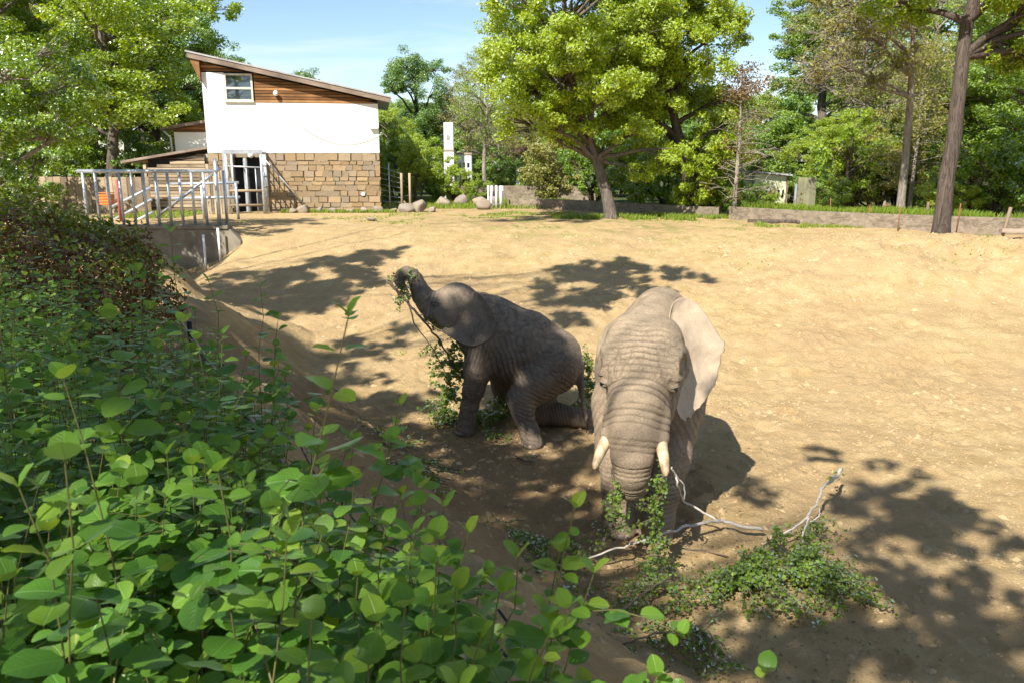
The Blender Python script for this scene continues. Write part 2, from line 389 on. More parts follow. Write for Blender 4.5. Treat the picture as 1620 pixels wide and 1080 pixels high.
def along(V, pts):
    """nearest distance to, radius of, and arc length on a polyline of (x,y,z,r)"""
    best = np.full(len(V), 9.); sv = np.zeros(len(V)); rv = np.ones(len(V)); s0 = 0
    for p, q in zip(pts[:-1], pts[1:]):
        a = np.array(p[:3]); b = np.array(q[:3]); ba = b - a; L = np.linalg.norm(ba)
        t = np.clip((V - a) @ ba/(L*L), 0, 1); d = np.linalg.norm(V - a - t[:, None]*ba, axis=1); r = p[3] + (q[3] - p[3])*t; e = d/r
        m = e < best; best[m] = e[m]; sv[m] = s0 + t[m]*L; rv[m] = r[m]; s0 += L
    return best, sv, rv
def catmull(P, n):
    P = np.asarray(P, float); m = len(P); out = []
    for u in np.linspace(0, m - 1, n):
        i = min(int(u), m - 2); t = u - i; p0, p1, p2, p3 = P[max(i - 1, 0)], P[i], P[i + 1], P[min(i + 2, m - 1)]
        out.append(.5*(2*p1 + (p2 - p0)*t + (2*p0 - 5*p1 + 4*p2 - p3)*t*t + (3*p1 - p0 - 3*p2 + p3)*t**3))
    return np.array(out)
def ear_mesh(root, edge, bulge, seed, th=.03, wav=.02, ns=84, nt=40, tat=.012):
    """ear flap between its root line on the head and its free edge: curved, veined, with a ragged rim"""
    A = catmull(root, ns); B = catmull(edge, ns); rs = np.random.RandomState(seed)
    sv = np.linspace(0, 1, ns); tv = np.linspace(0, 1, nt)
    D = B - A; L = np.linalg.norm(D, axis=1)
    rag = 1 - tat*np.abs(vnoise(np.stack([sv*26 + seed, 0*sv, 0*sv], 1)))*2.5
    P = A[:, None, :] + D[:, None, :]*(tv[None, :, None]*(1 + (rag - 1)[:, None, None]*tv[None, :, None]**4))
    ds = np.gradient(P, axis=0); dt = np.gradient(P, axis=1); N = np.cross(ds, dt); N /= np.linalg.norm(N, axis=2, keepdims=True) + 1e-9
    NM = N.mean((0, 1)); NM /= np.linalg.norm(NM)
    q = P.reshape(-1, 3)
    w = (bulge*np.sin(np.pi*tv**.8)[None, :]*np.sin(np.pi*sv)[:, None]**.6 + wav*tv[None, :]*np.sin(sv*9 + seed)[:, None]).reshape(-1) + .012*fbm(q + seed, 4, 3) + .005*np.abs(vnoise(q + 3, 13))
    P = (q + NM*w[:, None]).reshape(ns, nt, 3)
    tt = th*(1 - .6*tv)[None, :, None]
    top = P + NM*tt/2; bot = P - NM*tt/2
    V = np.concatenate([top.reshape(-1, 3), bot.reshape(-1, 3)]); K = ns*nt; id = np.arange(K).reshape(ns, nt)
    f1 = np.stack([id[:-1, :-1], id[1:, :-1], id[1:, 1:], id[:-1, 1:]], -1).reshape(-1, 4); f2 = f1[:, ::-1] + K
    rim = list(id[:, -1]); side = [np.array([rim[i], rim[i + 1], rim[i + 1] + K, rim[i] + K]) for i in range(ns - 1)]
    for col, fl in ((id[0], 0), (id[-1], 1)): side += [np.array([col[i], col[i + 1], col[i + 1] + K, col[i] + K]) for i in range(nt - 1)]
    me = np_mesh('ear', V, np.concatenate([f1, f2, np.array(side)]), True); me.validate(); me.update(); return me
def skin_mat(name, dry, mid, deep, dust, crk=.6):
    t = NT(name)
    wv = t.noise(3.2, 4, .6); v = t.vec((1, 1, 1)); w = t.new('MixRGB', blend_type='ADD'); w.inputs[0].default_value = .09; t.l(v, w.inputs[1])
    nz = t.new('TexNoise', Scale=5., Detail=3.); t.l(v, nz.inputs['Vector']); t.l(nz.outputs['Color'], w.inputs[2]); vv = w.outputs[0]
    m1 = t.new('Mapping'); m1.inputs['Scale'].default_value = (1, 1, 2.0); t.l(vv, m1.inputs[0])
    m2 = t.new('Mapping'); m2.inputs['Scale'].default_value = (2.3, 2.3, .9); t.l(vv, m2.inputs[0])
    c1 = t.vor(27, 'DISTANCE_TO_EDGE', m1.outputs[0]); c2 = t.vor(60, 'DISTANCE_TO_EDGE', vv); c3 = t.vor(10, 'DISTANCE_TO_EDGE', m2.outputs[0])
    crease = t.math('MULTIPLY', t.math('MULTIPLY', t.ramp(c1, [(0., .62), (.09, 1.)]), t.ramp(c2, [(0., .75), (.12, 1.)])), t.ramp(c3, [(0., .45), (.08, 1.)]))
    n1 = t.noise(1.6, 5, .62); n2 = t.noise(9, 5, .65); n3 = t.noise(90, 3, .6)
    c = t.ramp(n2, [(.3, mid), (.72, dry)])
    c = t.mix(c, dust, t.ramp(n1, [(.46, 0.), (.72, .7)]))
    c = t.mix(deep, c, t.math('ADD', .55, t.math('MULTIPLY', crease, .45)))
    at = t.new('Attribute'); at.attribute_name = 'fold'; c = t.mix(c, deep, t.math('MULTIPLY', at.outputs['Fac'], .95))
    at2 = t.new('Attribute'); at2.attribute_name = 'trunk'; c = t.mix(c, mid, t.math('MULTIPLY', at2.outputs['Fac'], .6)); t.col(c); t.rough(.82, .25)  # trunk toned darker: less dust, and its dapple shade put into the colour
    b1 = t.bump(crease, crk, .014); t.bump(t.math('ADD', n3, t.math('MULTIPLY', n2, .7)), .35, .008, b1)
    return t.m
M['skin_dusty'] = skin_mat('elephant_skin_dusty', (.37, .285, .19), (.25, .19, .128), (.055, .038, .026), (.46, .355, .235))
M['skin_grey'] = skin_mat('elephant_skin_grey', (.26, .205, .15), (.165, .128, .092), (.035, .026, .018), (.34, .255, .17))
M['ear_dusty'] = skin_mat('ear_skin_dusty', (.46, .36, .25), (.37, .285, .195), (.24, .18, .12), (.53, .42, .30), .2)
t = NT('ivory'); n = t.noise(14, 5, .6, t.vec((1, 1, .3))); t.col(t.ramp(n, [(.3, (.30, .20, .10)), (.55, (.52, .40, .25)), (.8, (.60, .49, .33))])); t.rough(.5, .4); t.bump(n, .35, .006); M['ivory'] = t.m
t = NT('elephant_eye'); t.col((.012, .008, .005)); t.rough(.12, .6); M['eye'] = t.m
t = NT('toenail'); n = t.noise(20, 4); t.col(t.ramp(n, [(.3, (.16, .13, .10)), (.7, (.34, .28, .21))])); t.rough(.6, .3); M['nail'] = t.m
t = NT('tail_hair'); t.col((.02, .016, .013)); t.rough(.7, .3); M['tail_hair'] = t.m

def ridge(s, lam, width, jit): q = s/lam + jit; d = np.abs(q - np.round(q)); return np.exp(-(d/width)**2)
def finish_body(sdf, name, trunk, mat, parent, extra=None, amp=.014, lam=.056):
    V, F = sdf.mesh(); V = relax(V, F, 2, .45); N = vnormals(V, F)
    e, s, r = along(V, trunk); L = s.max()
    w = sstep(1.95, 1.5, e)*sstep(0.0, .12, s)
    jit = .5*vnoise(V, 3.1) + .25*vnoise(V + 7, 9)
    g = ridge(s, lam*(.6 + .7*r/.25), .12, jit*.42)*(.7 + .3*np.abs(vnoise(V + 11, 4)))
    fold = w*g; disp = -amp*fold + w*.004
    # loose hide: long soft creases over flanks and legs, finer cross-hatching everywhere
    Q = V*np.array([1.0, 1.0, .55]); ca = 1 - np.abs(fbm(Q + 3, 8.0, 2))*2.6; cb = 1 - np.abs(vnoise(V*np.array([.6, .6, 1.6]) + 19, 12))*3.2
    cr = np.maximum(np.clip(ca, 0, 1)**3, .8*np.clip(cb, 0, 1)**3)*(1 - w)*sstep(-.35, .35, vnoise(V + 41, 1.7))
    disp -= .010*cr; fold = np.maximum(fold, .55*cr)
    if extra:
        for cz, nrm, c, rad, lm, am in extra:       # local packets of parallel folds: (point, direction, -, radius, spacing, depth)
            d = V - np.array(cz); m = np.exp(-(d**2).sum(1)/rad**2); q = ridge(d @ np.array(nrm), lm, .18, .3*vnoise(V + 5, 5))
            disp -= am*m*q; fold = np.maximum(fold, m*q*.8)
    disp += .006*fbm(V, 3, 3)
    V2 = V + N*disp[:, None]
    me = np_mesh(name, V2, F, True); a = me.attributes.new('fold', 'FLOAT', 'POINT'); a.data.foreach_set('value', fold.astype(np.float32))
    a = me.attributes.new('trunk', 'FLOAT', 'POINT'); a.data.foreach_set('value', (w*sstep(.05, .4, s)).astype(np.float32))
    return mesh_obj(name, me, mat, parent)
def toenails(parent, foot, r, ang0, n=4, spread=1.9, sc=1):
    for k in range(n):
        a = ang0 + (k - (n - 1)/2)*spread/n
        b = MB(); u = Vector((math.cos(a), math.sin(a), 0)); c = Vector(foot) + u*r + Vector((0, 0, .045*sc))
        vs = []; fs = []
        for i in range(5):
            for j in range(6):
                th = math.pi*(i/4 - .5); ph = math.pi*(j/5 - .5)
                w = Vector((-u.y, u.x, 0)); vs.append(c + u*.022*sc*math.cos(th)*math.cos(ph) + w*.042*sc*math.sin(ph)*math.cos(th) + Vector((0, 0, .038*sc*math.sin(th))))
        for i in range(4):
            for j in range(5): fs.append((i*6 + j, i*6 + j + 1, i*6 + j + 7, i*6 + j + 6))
        b.add(vs, fs); b.build('toenail', M['nail'], parent, True)
def ball(name, c, r, mat, parent, sc=(1, 1, 1)):
    b = MB(); vs = []; fs = []; n, m = 14, 8
    for i in range(m + 1):
        for j in range(n):
            th = math.pi*i/m; ph = 2*math.pi*j/n; vs.append((c[0] + r*sc[0]*math.sin(th)*math.cos(ph), c[1] + r*sc[1]*math.sin(th)*math.sin(ph), c[2] + r*sc[2]*math.cos(th)))
    for i in range(m):
        for j in range(n): fs.append((i*n + j, i*n + (j + 1) % n, (i + 1)*n + (j + 1) % n, (i + 1)*n + j))
    b.add(vs, fs); return b.build(name, mat, parent, True)

def eye_at(body, target, sink):
    """seat an eyeball in the skin nearest to the target point"""
    n = len(body.data.vertices); V = np.zeros(n*3, np.float32); body.data.vertices.foreach_get('co', V); V = V.reshape(-1, 3)
    i = int(np.argmin(((V - np.array(target))**2).sum(1))); v = body.data.vertices[i]; return tuple(v.co - v.normal*sink)
def eyelids(body_eye, r, out, parent, mat):
    """two wrinkled lids hooding the eye"""
    for up in (1, -1):
        b = MB(); c = Vector(body_eye); o = Vector(out).normalized(); side = o.cross(Vector((0, 0, 1))).normalized()
        for k in range(2):
            rr = r*(1.12 + .42*k); pts = []
            for j in range(9):
                a = math.pi*j/8; pts.append(c + side*math.cos(a)*rr*1.35 + Vector((0, 0, up))*math.sin(a)*rr*(.72 if up > 0 else .62) + o*r*(.62 - .25*k - .5*abs(math.cos(a))**2))
            b.tube(pts, [r*.16] + [r*(.30 if up > 0 else .22)]*7 + [r*.16], 7)
        b.build('eyelid', mat, parent, True)
# ---- the adult, facing us, trunk curled under around its food
AO = Vector((1.37, 7.98, 0)); AR = R(-15)
adult = empty('elephant', AO, AR)
tag(adult, 'dusty tan elephant with tusks standing face on, trunk curled under at its mouth', 'elephant')
Ainv = Matrix.Rotation(-AR, 3, 'Z')
def al(p): return tuple(Ainv @ (Vector(p) - AO))
s = SDF((-.95, -1.25, -.06), (.95, 2.85, 2.75), .013)
# trunk of the body
s.ell((0, 1.25, 1.58), (.70, 1.05, .74), .1); s.ell((0, .62, 1.66), (.55, .62, .72), .15); s.ell((0, 1.95, 1.66), (.56, .62, .70), .15)
s.cone((0, .45, 2.12), (0, 1.0, 2.24), .24, .22, .2); s.cone((0, 1.0, 2.24), (0, 2.0, 2.18), .22, .2, .2)
s.cone((0, -.05, 1.98), (0, .55, 1.75), .40, .52, .15)
# head
s.ell((0, -.16, 2.06), (.40, .42, .37), .12); s.ell((.14, -.1, 2.24), (.2, .26, .2), .12); s.ell((-.14, -.1, 2.24), (.2, .26, .2), .12)
s.ell((0, -.42, 1.93), (.35, .24, .30), .12)
for sx_ in (-1, 1):
    s.cone((sx_*.13, -.42, 1.78), (sx_*.165, -.6, 1.54), .165, .145, .09); s.cone((sx_*.165, -.6, 1.54), (sx_*.235, -.76, 1.40), .155, .095, .06)
    s.ell((sx_*.34, -.30, 2.02), (.12, .2, .14), .1)                       # temple bulge
    s.ell((sx_*.345, -.40, 1.915), (.08, .10, .05), .06)                     # brow
    s.ell((sx_*.2, -.06, 1.62), (.17, .3, .34), .12)                       # cheek and jaw hinge
s.chain([(0, -.2, 1.5, .24), (0, -.5, 1.32, .15), (0, -.66, 1.26, .07)], .08)
atrunk = [(0, -.48, 1.86, .25), (0, -.66, 1.68, .24), (0, -.79, 1.46, .225), (0, -.87, 1.25, .19), (0, -.87, 1.05, .16), (0, -.79, .91, .138), (0, -.65, .86, .12), (0, -.52, .92, .10), (0, -.47, 1.02, .085)]
s.chain(atrunk, .07)
for sx_ in (-1, 1):
    s.ell((sx_*.44, -.34, 2.02), (.07, .14, .09), .07, True)
    s.ell((sx_*.41, -.50, 1.835), (.06, .07, .05), .04, True)
    s.ell((sx_*.335, -.46, 1.83), (.06, .065, .055), .03)
# legs
afl = {}
for sx_ in (-1, 1):
    s.chain([(sx_*.34, .42, 1.35, .27), (sx_*.30, .22, .85, .205), (sx_*.24, .08, .48, .165), (sx_*.21, 0, .2, .155), (sx_*.20, -.02, .05, .175)], .1)
    s.chain([(sx_*.34, 1.95, 1.4, .36), (sx_*.36, 1.75, .85, .23), (sx_*.34, 1.98, .45, .16), (sx_*.33, 2.0, .2, .155), (sx_*.33, 1.97, .05, .175)], .1)
s.chain([(0, 2.5, 2.0, .08), (0, 2.62, 1.6, .045), (.02, 2.64, 1.1, .03), (.03, 2.6, .8, .025)], .06)
s.floor(-.01)
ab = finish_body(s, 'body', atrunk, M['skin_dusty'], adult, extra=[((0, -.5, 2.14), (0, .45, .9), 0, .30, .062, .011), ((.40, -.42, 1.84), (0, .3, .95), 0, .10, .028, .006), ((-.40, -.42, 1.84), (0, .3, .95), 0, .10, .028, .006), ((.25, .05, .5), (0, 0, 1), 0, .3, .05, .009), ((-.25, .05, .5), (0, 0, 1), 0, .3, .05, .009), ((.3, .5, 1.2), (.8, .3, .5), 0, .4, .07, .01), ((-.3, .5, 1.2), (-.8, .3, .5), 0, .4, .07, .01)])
er = [(1.64, 8.08, 2.30), (1.67, 8.02, 2.24), (1.70, 7.95, 2.10), (1.70, 7.89, 1.93), (1.66, 7.87, 1.76)]
ee = [(1.64, 8.13, 2.38), (1.70, 8.26, 2.51), (1.88, 8.42, 2.56), (2.10, 8.44, 2.40), (2.24, 8.4, 2.16), (2.29, 8.34, 2.02), (2.23, 8.28, 1.86), (2.15, 8.12, 1.68), (2.02, 7.98, 1.53), (1.89, 7.84, 1.43), (1.79, 7.76, 1.38), (1.72, 7.73, 1.42), (1.68, 7.76, 1.52)]
rl, el_ = [al(p) for p in er], [al(p) for p in ee]
mesh_obj('ear', ear_mesh(rl, el_, -.07, 3, .035, tat=.03), M['ear_dusty'], adult)
# the other ear lies folded back along the neck
def fold_back(P, ang):
    out = []
    for x, y, z in P:
        q = Vector((-x, y, z)); piv = Vector((-.34, -.02, 0)); d = q - piv; out.append(tuple(piv + Matrix.Rotation(ang, 3, 'Z') @ d))
    return out
mesh_obj('ear', ear_mesh([(-.27, .16, 2.2), (-.32, .08, 2.08), (-.33, .03, 1.95), (-.31, .02, 1.82), (-.27, .03, 1.68)], [(-.33, .24, 2.28), (-.43, .50, 2.24), (-.53, .74, 2.10), (-.60, .87, 1.93), (-.62, .87, 1.75), (-.60, .77, 1.55), (-.56, .57, 1.42), (-.50, .38, 1.38), (-.43, .22, 1.42), (-.35, .12, 1.52)], .04, 8, .035), M['ear_dusty'], adult)
for sx_ in (-1, 1):
    ec = eye_at(ab, (sx_*.40, -.58, 1.832), .008); ball('eye', ec, .029, M['eye'], adult); eyelids(ec, .026, (sx_*.7, -.71, .1), adult, M['skin_grey'])
    b = MB(); b.tube([(sx_*.21, -.64, 1.50), (sx_*.255, -.80, 1.375), (sx_*.30, -.93, 1.265), (sx_*.325, -1.03, 1.18), (sx_*.332, -1.065, 1.15)], [.066, .062, .051, .036, .014], 14)
    b.build('tusk', M['ivory'], adult, True)
    toenails(adult, (sx_*.20, -.02, 0), .165, R(-90)); toenails(adult, (sx_*.33, 1.97, 0), .165, R(-90))
b = MB(); rg = random.Random(2)
for k in range(26):
    a = rg.uniform(0, 6.28); b.tube([(.03 + .02*math.cos(a), 2.6 + .02*math.sin(a), .86), (.03 + .05*math.cos(a), 2.6 + .05*math.sin(a), .55)], [.006, .002], 4)
b.build('tail_hair', M['tail_hair'], adult)

# ---- the young one, side on, half risen from sitting, trunk curled up
YO = Vector((0, 11.6, 0)); young = empty('elephant', YO)
tag(young, 'grey young elephant sitting back on its haunches in shade, trunk curled up high', 'elephant')
s = SDF((-1.85, -1.2, -.06), (1.45, .85, 2.55), .0135)
s.chain([(-.34, 0, 1.42, .47), (.08, 0, 1.22, .52), (.5, 0, 1.0, .47)], .15)
s.ell((-.3, 0, 1.5), (.36, .42, .48), .12); s.ell((.58, 0, .98), (.46, .45, .44), .15); s.cone((-.28, 0, 1.83), (.35, 0, 1.56), .15, .15, .18); s.cone((.35, 0, 1.56), (.78, 0, 1.28), .15, .16, .18)
s.cone((-.72, 0, 1.80), (-.32, 0, 1.52), .32, .44, .15)
s.ell((-.84, 0, 1.90), (.31, .30, .28), .12); s.ell((-.80, 0, 2.04), (.2, .22, .15), .1); s.ell((-1.06, 0, 1.86), (.2, .23, .21), .1)
s.chain([(-.88, 0, 1.68, .20), (-1.06, 0, 1.67, .13), (-1.2, 0, 1.70, .06)], .08)
for q in (-1, 1):
    s.ell((-.9, q*.2, 1.72), (.2, .13, .2), .1); s.ell((-1.1, q*.215, 1.97), (.09, .05, .045), .04)
    s.cone((-1.02, q*.13, 1.84), (-1.22, q*.13, 1.76), .13, .09, .07)
    s.ell((-1.12, q*.262, 1.915), (.05, .05, .04), .03, True); s.ell((-1.12, q*.218, 1.915), (.04, .035, .036), .02)
ytrunk = [(-1.08, 0, 1.86, .215), (-1.22, 0, 1.90, .185), (-1.32, 0, 2.02, .15), (-1.38, 0, 2.15, .122), (-1.415, 0, 2.26, .103), (-1.465, 0, 2.335, .092), (-1.545, -.01, 2.365, .084), (-1.615, -.02, 2.335, .076), (-1.655, -.03, 2.265, .068), (-1.645, -.04, 2.195, .060), (-1.595, -.05, 2.16, .052)]
s.chain(ytrunk, .025)
s.chain([(-.42, -.26, 1.38, .27), (-.50, -.31, .98, .205), (-.575, -.32, .66, .15), (-.635, -.32, .40, .125), (-.66, -.32, .22, .122), (-.70, -.33, .055, .155)], .09)
s.chain([(-.30, .27, 1.30, .26), (-.22, .33, .85, .18), (-.17, .42, .5, .14), (-.15, .52, .22, .125), (-.17, .55, .055, .15)], .09)
s.chain([(.60, -.22, .98, .38), (.36, -.40, .80, .29), (.14, -.55, .60, .205), (.16, -.66, .42, .15), (.24, -.78, .22, .128), (.29, -.86, .055, .155)], .10)
s.chain([(.60, .22, .85, .34), (.40, .18, .42, .25), (.42, .10, .20, .20), (.72, .02, .19, .165), (.98, -.05, .17, .14), (1.12, -.08, .16, .155)], .09)
s.chain([(.92, -.02, 1.22, .10), (1.0, -.12, .98, .07), (1.02, -.24, .72, .05), (1.06, -.34, .42, .036), (1.12, -.36, .20, .026)], .06)
s.floor(-.01)
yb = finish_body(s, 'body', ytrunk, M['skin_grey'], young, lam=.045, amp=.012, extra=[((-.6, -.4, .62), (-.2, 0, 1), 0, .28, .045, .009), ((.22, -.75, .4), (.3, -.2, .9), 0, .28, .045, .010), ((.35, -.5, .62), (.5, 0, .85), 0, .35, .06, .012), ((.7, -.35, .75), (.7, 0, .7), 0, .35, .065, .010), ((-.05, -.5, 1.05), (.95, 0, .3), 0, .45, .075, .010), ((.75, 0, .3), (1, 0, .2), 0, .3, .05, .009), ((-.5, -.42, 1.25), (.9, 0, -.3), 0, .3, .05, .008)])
yr = [(-.58, -.27, 2.10), (-.62, -.32, 1.99), (-.66, -.36, 1.88), (-.76, -.37, 1.74), (-.88, -.36, 1.60)]
ye = [(-.56, -.29, 2.14), (-.47, -.38, 2.11), (-.35, -.46, 2.00), (-.26, -.52, 1.86), (-.22, -.54, 1.71), (-.25, -.55, 1.58), (-.35, -.54, 1.46), (-.50, -.53, 1.39), (-.63, -.52, 1.39), (-.78, -.50, 1.44), (-.91, -.46, 1.51), (-1.0, -.42, 1.57), (-.96, -.36, 1.62)]
mesh_obj('ear', ear_mesh(yr, ye, -.06, 5, .03, .02), M['skin_grey'], young)
mesh_obj('ear', ear_mesh([(x, -y, z - .08) for x, y, z in yr], [(x + .1, -y*1.1, z - .12) for x, y, z in ye], .06, 6, .03, .02), M['skin_grey'], young)
for q in (-1, 1):
    ec = eye_at(yb, (-1.13, q*.26, 1.915), .008); ball('eye', ec, .022, M['eye'], young); eyelids(ec, .023, (-.35, q*.94, .1), young, M['skin_grey'])
    b = MB(); b.tube([(-1.18, q*.14, 1.79), (-1.27, q*.16, 1.765), (-1.34, q*.17, 1.765)], [.024, .02, .008], 10); b.build('tusk', M['ivory'], young, True)
toenails(young, (-.70, -.33, 0), .145, R(200), 4, 1.9, .9); toenails(young, (-.17, .55, 0), .14, R(200), 4, 1.9, .9); toenails(young, (.29, -.86, 0), .145, R(215), 4, 1.9, .9)
b = MB(); rg = random.Random(4)
for k in range(30):
    a = rg.uniform(0, 6.28); b.tube([(1.11 + .015*math.cos(a), -.36 + .015*math.sin(a), .26), (1.14 + .035*math.cos(a), -.37 + .035*math.sin(a), rg.uniform(.02, .08))], [.006, .002], 4)
b.build('tail_hair', M['tail_hair'], young)
# ------------------------------------------------------------------ building materials
def plaster(name, c, stain):
    t = NT(name); n = t.noise(1.1, 5, .6, t.vec((1, 1, .5))); n2 = t.noise(35, 4, .6)
    t.col(t.mix(c, stain, t.math('MULTIPLY', t.ramp(n, [(.5, 0.), (.8, .5)]), t.noise(.6, 2)))); t.rough(.85, .2); t.bump(n2, .25, .004); return t.m
M['white_wall'] = plaster('white_render', (.80, .79, .76), (.62, .59, .53))
M['pale_wall'] = plaster('cream_render', (.55, .60, .40), (.42, .45, .28))
def stone(name, cols, sc=5):
    t = NT(name); oi = t.new('ObjectInfo'); n = t.noise(sc, 6, .65); n2 = t.noise(sc*7, 4, .7)
    base = t.ramp(oi.outputs['Random'], [((i + .5)/len(cols), q) for i, q in enumerate(cols)])
    c = t.mix(base, (.20, .14, .09), t.ramp(n, [(.48, 0.), (.78, .55)])); c = t.mix(c, (.58, .50, .38), t.ramp(n2, [(.55, 0.), (.8, .35)]))
    t.col(c); t.rough(.9, .2); t.bump(t.math('ADD', n, n2), .6, .02); return t.m
M['stone_block'] = stone('ashlar_stone', [(.27, .19, .105), (.33, .24, .14), (.24, .19, .135), (.36, .28, .18), (.30, .20, .10), (.26, .215, .165), (.38, .27, .15)])
M['boulder'] = stone('boulder_rock', [(.25, .20, .15), (.30, .245, .185), (.22, .185, .15)], 4)
M['mortar'] = simple('mortar', (.20, .155, .10), (.28, .22, .15), 20, .95)
def wood(name, c1, c2, ax=(.25, 4, 9), dark=.35):
    t = NT(name); oi = t.new('ObjectInfo'); n = t.noise(2.2, 6, .6, t.vec(ax)); n2 = t.noise(.9, 3, .6)
    c = t.mix(t.ramp(n, [(.3, c1), (.7, c2)]), tuple(x*dark for x in c1), t.ramp(t.math('ADD', t.math('MULTIPLY', oi.outputs['Random'], .55), n2), [(.55, 0.), (.95, .85)]))
    t.col(c); t.rough(.75, .25); t.bump(n, .4, .006); return t.m
M['cladding'] = wood('larch_cladding', (.28, .13, .045), (.45, .235, .095))
M['fascia'] = wood('grey_fascia', (.26, .19, .14), (.42, .33, .26))
M['slat'] = wood('weathered_slat', (.33, .24, .15), (.50, .39, .26))
M['picket'] = wood('grey_picket', (.32, .25, .17), (.50, .41, .29), (9, 9, .5))
M['post_wood'] = wood('post_wood', (.30, .21, .13), (.44, .33, .22), (8, 8, .4))
M['galv'] = simple('galvanised_steel', (.40, .43, .47), (.58, .61, .64), 9, .42, .12, .003, metal=.55)
M['white_paint'] = simple('white_paint', (.72, .73, .72), (.82, .82, .80), 8, .5, .1, .003)
M['roof_sheet'] = simple('roof_sheet', (.30, .29, .29), (.42, .41, .40), 5, .6, .2, .005)
M['dark'] = simple('dark_interior', (.012, .012, .014), (.03, .03, .032), 3, .9, .1)
M['frame_white'] = simple('window_frame', (.55, .50, .40), (.68, .63, .52), 9, .5, .1)
M['concrete'] = simple('stained_concrete', (.13, .11, .08), (.27, .235, .18), 2.2, .9, .4, .012)
M['rust'] = simple('rusty_iron', (.16, .06, .03), (.26, .11, .05), 20, .85, .3, .003)
M['black_steel'] = simple('black_steel', (.012, .012, .014), (.03, .03, .035), 12, .4, .1, .002, metal=.3)
t = NT('window_glass'); t.col((.02, .03, .04)); t.rough(.03, .8); t.b.inputs['Metallic'].default_value = .0; t.b.inputs['IOR'].default_value = 2.2; M['glass'] = t.m
rg = random.Random(21)
# ------------------------------------------------------------------ elephant house
BY, BZ = 34.0, 1.8; BL, BR = -12.47, -5.55
house = empty('elephant_house', (-9, BY, BZ)); house.rotation_euler.z = R(9.5); tag(house, 'two storey elephant house, white upper wall over stone base, sloping roof', 'building')
def H(x, y, z): return (x + 9, y - BY, z - BZ)             # world to house
def hb(): return MB()
def roof_z(x): return 7.98 + (x + 12.78)*(6.40 - 7.98)/(12.78 - 5.16)
D0, D1, DT = -11.5, -10.2, 4.02           # doorway
w = hb()
w.span(H(BL, BY, BZ - .3), H(D0, BY + .35, 4.2)); w.span(H(D1, BY, BZ - .3), H(BR, BY + .35, 4.2)); w.span(H(D0, BY, DT), H(D1, BY + .35, 4.2))
w.build('base_wall', M['mortar'], house)
u = hb(); W0, W1, WZ0, WZ1 = -11.62, -10.52, 6.24, 7.30
u.span(H(BL, BY - .03, 4.2), H(W0, BY + .3, 7.33)); u.span(H(W0, BY - .03, 4.2), H(W1, BY + .3, WZ0)); u.span(H(W1, BY - .03, 4.2), H(BR, BY + .3, 6.19))
u.build('upper_wall', M['white_wall'], house)
sd = hb()
for xa, xb, zt in ((BL, BL + .3, 7.75), (BR - .3, BR, 6.2)): sd.span(H(xa, BY + .31, BZ), H(xb, BY + 9, zt))
sd.span(H(BL + .31, BY + 8.7, BZ), H(BR - .31, BY + 9, 6.2)); sd.build('side_wall', M['white_wall'], house)
bk = hb(); bk.prism([H(BL + .02, 0, 7.34)[0::2], H(W0 - .01, 0, 7.34)[0::2], H(W0 - .01, 0, 6.2)[0::2], H(BR - .02, 0, 6.2)[0::2], H(BR - .02, 0, roof_z(BR) - .16)[0::2], H(BL + .02, 0, roof_z(BL) - .16)[0::2]], .06, .30)
bk.build('gable_backing', M['dark'], house)
# gable boards, one by one
z = 6.20; bh = .118
while z < 7.85:
    zt = z + bh
    x0 = BL + .005 if z >= WZ1 - .02 else W1 + .06
    if z < WZ1 and zt > WZ1 - .02 and z >= WZ1 - .02: x0 = BL + .005
    x1 = min(BR - .005, -12.78 + (7.98 - .20 - z)*(7.62/1.58))
    if x1 - x0 > .15:
        xt = max(x0 + .05, min(BR - .005, x1 - (bh - .012)*(7.62/1.58)))
        b = hb(); b.prism([H(x0, 0, z)[0::2], H(x1, 0, z)[0::2], H(xt, 0, zt - .022)[0::2], H(x0, 0, zt - .022)[0::2]], -.045 + rg.uniform(-.006, .006), .055)
        b.build('gable_board', M['cladding'], house)
    z = zt
# the strip of boards left of the window, under the eave
rf = hb()
for (ya, yb) in ((BY - .37, BY + 9.3),):
    A = [(-12.95, roof_z(-12.95) + .05), (-5.0, roof_z(-5.0) + .05), (-5.0, roof_z(-5.0) + .11), (-12.95, roof_z(-12.95) + .11)]
    rf.prism([H(x, 0, z)[0::2] for x, z in A], ya - BY, yb - BY)
roof = rf.build('roof', M['roof_sheet'], house)
fb = hb(); fb.prism([H(x, 0, z)[0::2] for x, z in [(-12.9, roof_z(-12.9) - .15), (-5.05, roof_z(-5.05) - .15), (-5.05, roof_z(-5.05) + .045), (-12.9, roof_z(-12.9) + .045)]], -.34, -.28)
fb.build('fascia_board', M['fascia'], roof)
sf = hb(); sf.prism([H(x, 0, z)[0::2] for x, z in [(-12.88, roof_z(-12.88) - .10), (-5.07, roof_z(-5.07) - .10), (-5.07, roof_z(-5.07) + .04), (-12.88, roof_z(-12.88) + .04)]], -.275, .02)
sf.build('soffit', M['cladding'], roof)
eb = hb(); eb.prism([H(x, 0, z)[0::2] for x, z in ((-12.86, roof_z(-12.86) - .11), (-12.475, roof_z(-12.475) - .11), (-12.475, 6.95), (-12.60, 7.25))], -.27, .3); eb.build('end_board', M['cladding'], roof)
